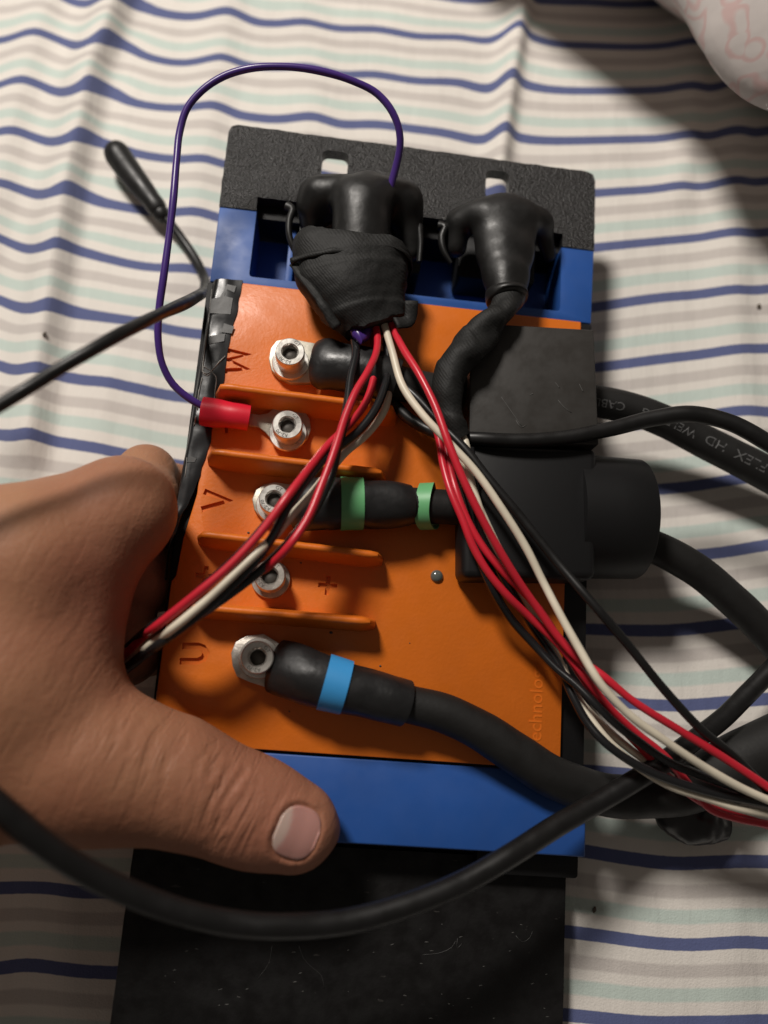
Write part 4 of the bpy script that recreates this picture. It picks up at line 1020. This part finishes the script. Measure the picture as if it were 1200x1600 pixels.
w_('black_wire', [(695,660,.9),(706,730,1.1),(720,780,1.2),(735,830,1.2),(752,880,1.2),(770,920,1.2),(797,965,1.2),(835,1008,1.3),(870,1045,1.4),(900,1070,1.4),(930,1100,1.4),(962,1131,1.3),(1000,1160,1.2),(1040,1188,1.2),(1085,1208,1.1),(1140,1228,1),(1200,1248,1),(1270,1270,1)], 'wireblack', 'glossy black wire along the lower edge of the right loom over the orange cover', GR, .14)
w_('black_wire', [(735,700,.6),(742,760,.7),(752,830,.8),(786,900,.8),(828,972,.9),(874,1042,1.0),(896,1090,1.1),(917,1128,1.1),(945,1160,1.1),(975,1183,1.1),(1010,1203,1.1),(1060,1223,1.1),(1110,1238,1.1),(1200,1256,1.1),(1270,1275,1)], 'wireblack', 'black wire curving beside the lowest white wire at the bottom of the right loom', GR, .14)
w_('grey_white_wire', [(710,700,.9),(728,745,1.0),(752,800,1.0),(778,855,1.0),(800,897,1.0),(822,930,.9),(850,975,.8)], 'white', 'greyish white wire half hidden between the red wires over the dark tube', GR, .13)
w_('black_wire', [(585,570,1.0),(605,583,1.2),(630,602,1.5),(660,630,1.8),(688,662,2.1),(727,702,2.4),(762,746,2.5),(812,806,2.5),(872,880,2.4),(922,938,2.2),(980,1006,2.0),(1040,1080,1.8),(1098,1142,1.5),(1145,1180,1.2),(1200,1235,.9)], 'cable', 'thin straight black wire crossing the big tube down to the lower right', GR, .15)
# left loom
w_('red_wire', [(583,498,1.6),(589,520,1.8),(589,545,2.1),(575,580,2.6),(556,612,2.9),(540,650,3.1),(524,700,3.2),(503,757,3.2),(478,815,3.1),(450,855,2.8),(418,886,2.2),(382,905,1.6),(340,938,1.4),(290,975,1.3),(240,1008,1.2),(200,1045,1.0),(170,1070,.8)], 'red', 'red wire on top of the left loom, passing right of the others over the ribs', GLL)
w_('red_wire', [(578,500,1.0),(586,560,1.4),(582,600,1.8),(568,635,2.1),(545,664,2.4),(513,695,2.7),(482,733,2.9),(450,775,3.0),(410,829,3.0),(360,883,2.9),(300,934,2.7),(250,974,2.5),(215,1003,2.2),(190,1027,1.9),(160,1055,1.2)], 'red', 'red wire on the upper left side of the left loom running into the hand', GLL)
w_('white_wire', [(600,540,1.0),(608,590,1.3),(600,642,1.7),(572,680,1.9),(541,706,2.1),(512,740,2.2),(486,772,2.3),(458,803,2.4),(430,836,2.5),(402,863,2.8),(368,895,2.8),(327,934,2.7),(280,974,2.5),(235,1008,2.2),(195,1041,1.9),(165,1065,1.2)], 'white', 'off-white wire beside the red one where the left loom enters the hand', GLL)
w_('black_wire', [(603,530,1.3),(607,570,1.6),(600,607,2.0),(585,642,2.3),(560,674,2.5),(533,696,2.6),(505,718,2.7),(478,752,2.8),(450,792,2.8),(425,840,2.7),(396,880,2.5),(352,925,2.3),(305,965,2.1),(255,1002,1.9),(205,1040,1.6),(170,1068,1.1)], 'wireblack', 'glossy black wire between the red wires of the left loom', GLL, .14)
w_('black_wire', [(552,520,1.4),(556,552,1.8),(548,590,2.1),(543,630,2.4),(535,670,2.6),(526,705,2.7),(520,735,2.7),(503,775,2.6),(473,822,2.5),(440,860,2.3),(400,897,2.1),(345,938,1.9),(290,975,1.8),(240,1010,1.6),(190,1050,1.4)], 'wireblack', 'black wire along the right side of the left loom in the red wire\'s shade', GLL, .15)
w_('black_wire', [(420,812,2.3),(370,868,2.3),(318,915,2.2),(284,945,2.1),(240,975,2.0),(200,1010,1.7),(170,1040,1.3)], 'wireblack', 'thin black wire peeking out left of the red one near the hand', GLL, .11)
w_('yellow_wire', [(572,560,.7),(577,588,.8),(582,605,.8),(590,630,.7)], 'yellow', 'short bit of yellow wire showing behind the left red wires', None, .15)
w_('purple_stub', [(545,495,1.5),(555,515,1.8),(564,530,1.9),(572,518,1.7),(575,495,1.4)], 'purple', 'purple wire bend just below the cloth tape of the large plug', None, .2)

# purple wire with ring terminal
pw = thing('purple_wire', L(450, 668, 0.22), 'long thin purple wire looping above the plate to a red ring terminal', 'wire')
pp = [(604,318,1.9),(612,285,2.2),(620,255,2.5),(625,230,2.8),(624,205,3.1),(613,175,3.4),(590,147,3.6),(550,126,3.8),(500,111,3.9),(440,104,3.9),(390,107,3.8),(350,119,3.6),(315,142,3.4),(292,170,3.2),(281,205,3.0),(276,250,2.9),(271,310,2.8),(264,370,2.6),(256,430,2.4),(248,490,2.1),(247,530,1.9),(254,570,1.6),(270,600,1.3),(292,620,1.1),(318,635,.95),(330,640,.9)]
wire('wire', pp, .125, M['purple'], parent=pw, seg=12)
V, Fc, _ = sweep([[*L(316,642,.9), .50, .46], [*L(335,645,.9), .50, .46], [*L(352,647,.9), .455, .42], [*L(372,650,.9), .455, .42], [*L(389,653,.85), .45, .42]], 28, 6, ref=np.array([0, 0, 1.0]), disp=wob(.03, 1.6))
build('red_sleeve', V, Fc, M['redsleeve'], pw, angle=40)
c = L(452, 668, .4)
ringp = [(390,646),(405,648),(418,646),(428,638),(442,633),(460,633),(475,641),(484,655),(486,671),(480,686),(468,697),(452,702),(437,699),(425,688),(415,676),(403,667),(389,665)]
from_bm('ring_lug', prism([tuple(L(x, y, .45)[:2]) for x, y in ringp], 0.30, 0.48, 0.03), M['tin'], pw)

# ------------------------------------------------------------------ loose black cables
o, _ = wire('thin_black_cable', [(588,598,.9),(605,618,.8),(632,648,.9),(672,673,1.2,.20),(705,683,1.6,.21),(745,685,1.95,.22),(800,688,2.05,.23),(880,684,2.1,.24),(950,671,2.1,.26),(1020,654,2.2,.28),(1080,647,2.4,.29),(1140,660,2.6,.29),(1200,692,2.7,.29),(1270,740,2.7,.29)], .20, M['cable'], 'medium black cable leaving the taped lead and arching over the printed cable at right', 'cable', seg=18)
# long loop near the camera, below
o, _ = wire('looping_cable', [(-70,1205,6.8),(0,1262,6.4),(60,1312,5.9),(130,1360,5.3),(200,1394,4.8),(280,1424,4.3),(370,1443,3.9),(460,1447,3.6),(540,1440,3.3),(640,1413,3.0),(720,1380,2.7),(800,1335,2.4),(870,1290,1.9),(930,1256,1.5),(985,1224,1.3),(1035,1192,1.1),(1080,1160,.8),(1130,1122,.4),(1170,1082,.1),(1200,1052,0),(1260,990,-.2)], .335, M['cable'], 'long black cable sagging across the bottom in front of the hand and lower plate', 'cable', seg=22)
# upper left cable with moulded strain relief
lc = thing('capped_cable', GL(215, 280, 0.3), 'black cable with a tapered moulded end cap on the sheet at upper left', 'cable')
capp = [[*GL(174,229,1.0), .30], [*GL(177,233,1.0), .46], [*GL(181,238,1.0), .545], [*GL(192,254,1.0), .56], [*GL(215,285,1.0), .50], [*GL(238,315,.95), .42], [*GL(247,327,.92), .40], [*GL(249,330,.9), .36]]
V, Fc, _ = sweep(capp, 28, 8, disp=wob(.015, 1.0)); build('end_cap', V, Fc, M['rubber'], lc, angle=40)
V, Fc, _ = sweep([[*GL(243,323,.9), .33], [*GL(256,340,.85), .31], [*GL(258,343,.85), .24]], 24, 6); build('cap_collar', V, Fc, M['rubber'], lc)
cpts = [GL(248,330,.9), GL(262,345,.8), GL(285,375,.6), GL(308,410,.6), GL(319,435,.9), GL(320,448,1.9), L(303,466,.6), L(282,477,2.6)]
lw = [L(250,491,4.3), L(215,508,5.5), L(180,526,6.2), L(140,549,6.6), L(100,572,6.7), L(40,609,6.7), L(0,633,6.9), L(-80,676,7.3), L(-160,716,7.6)]
path = [[*p, .205 - .02 * (p[2] > 4)] for p in cpts + lw]
V, Fc, _ = sweep(path, 18, 5, disp=wob(.015, .5)); build('cable', V, Fc, M['cable'], lc)

# dark moulded connector under the wires at lower right
cn = thing('taped_joint', GL(1085, 1280, 0.2), 'glossy black taped joint lying on the sheet below the right loom', 'cable joint')
def jd(t, a, p): return .10*noise.noise(Vector((p[0]*1.1, p[1]*1.1, p[2]*1.1))) + .04*noise.noise(Vector((p[0]*4, p[1]*4, p[2]*4)))
V, Fc, _ = sweep([[*GL(1040,1235,1.0), .5, .5], [*GL(1052,1255,1.0), .85, .7], [*GL(1075,1272,.95), 1.0, .75], [*GL(1110,1285,.9), .75, .6], [*GL(1134,1292,.8), .42, .4]], 40, 14, ref=np.array([0, 0, 1.0]), disp=jd)
build('tape_wrap', V, Fc, M['foil'], cn, angle=60)
V, Fc, _ = sweep([[*GL(1075,1255,1.0), .6], [*GL(1120,1225,1.2), .8], [*GL(1170,1195,1.3), .95], [*GL(1240,1160,1.3), 1.0]], 30, 8, disp=jd); build('cable_sleeve', V, Fc, M['tape'], cn)

# lint specks on the sheet
for x, y, r in ((70, 523, .09), (1185, 479, .10), (928, 1421, .08)):
    p = sheet_hit(x, y); b = to_local(p); V = []
    V, Fc, _ = sweep([[b[0]-.3*r, b[1]-1.3*r, b[2]+.02, .25*r], [b[0], b[1], b[2]+.05, .9*r], [b[0]+.5*r, b[1]+1.2*r, b[2]+.02, .2*r]], 6, 3)
    o = build('lint_speck', V, Fc, M['lint']); tag(o, {70: 'dark lint speck on the sheet left of the purple wire', 1185: 'dark lint speck on the sheet at the right edge', 928: 'faint brown speck on the sheet right of the lower plate'}[x], 'lint')
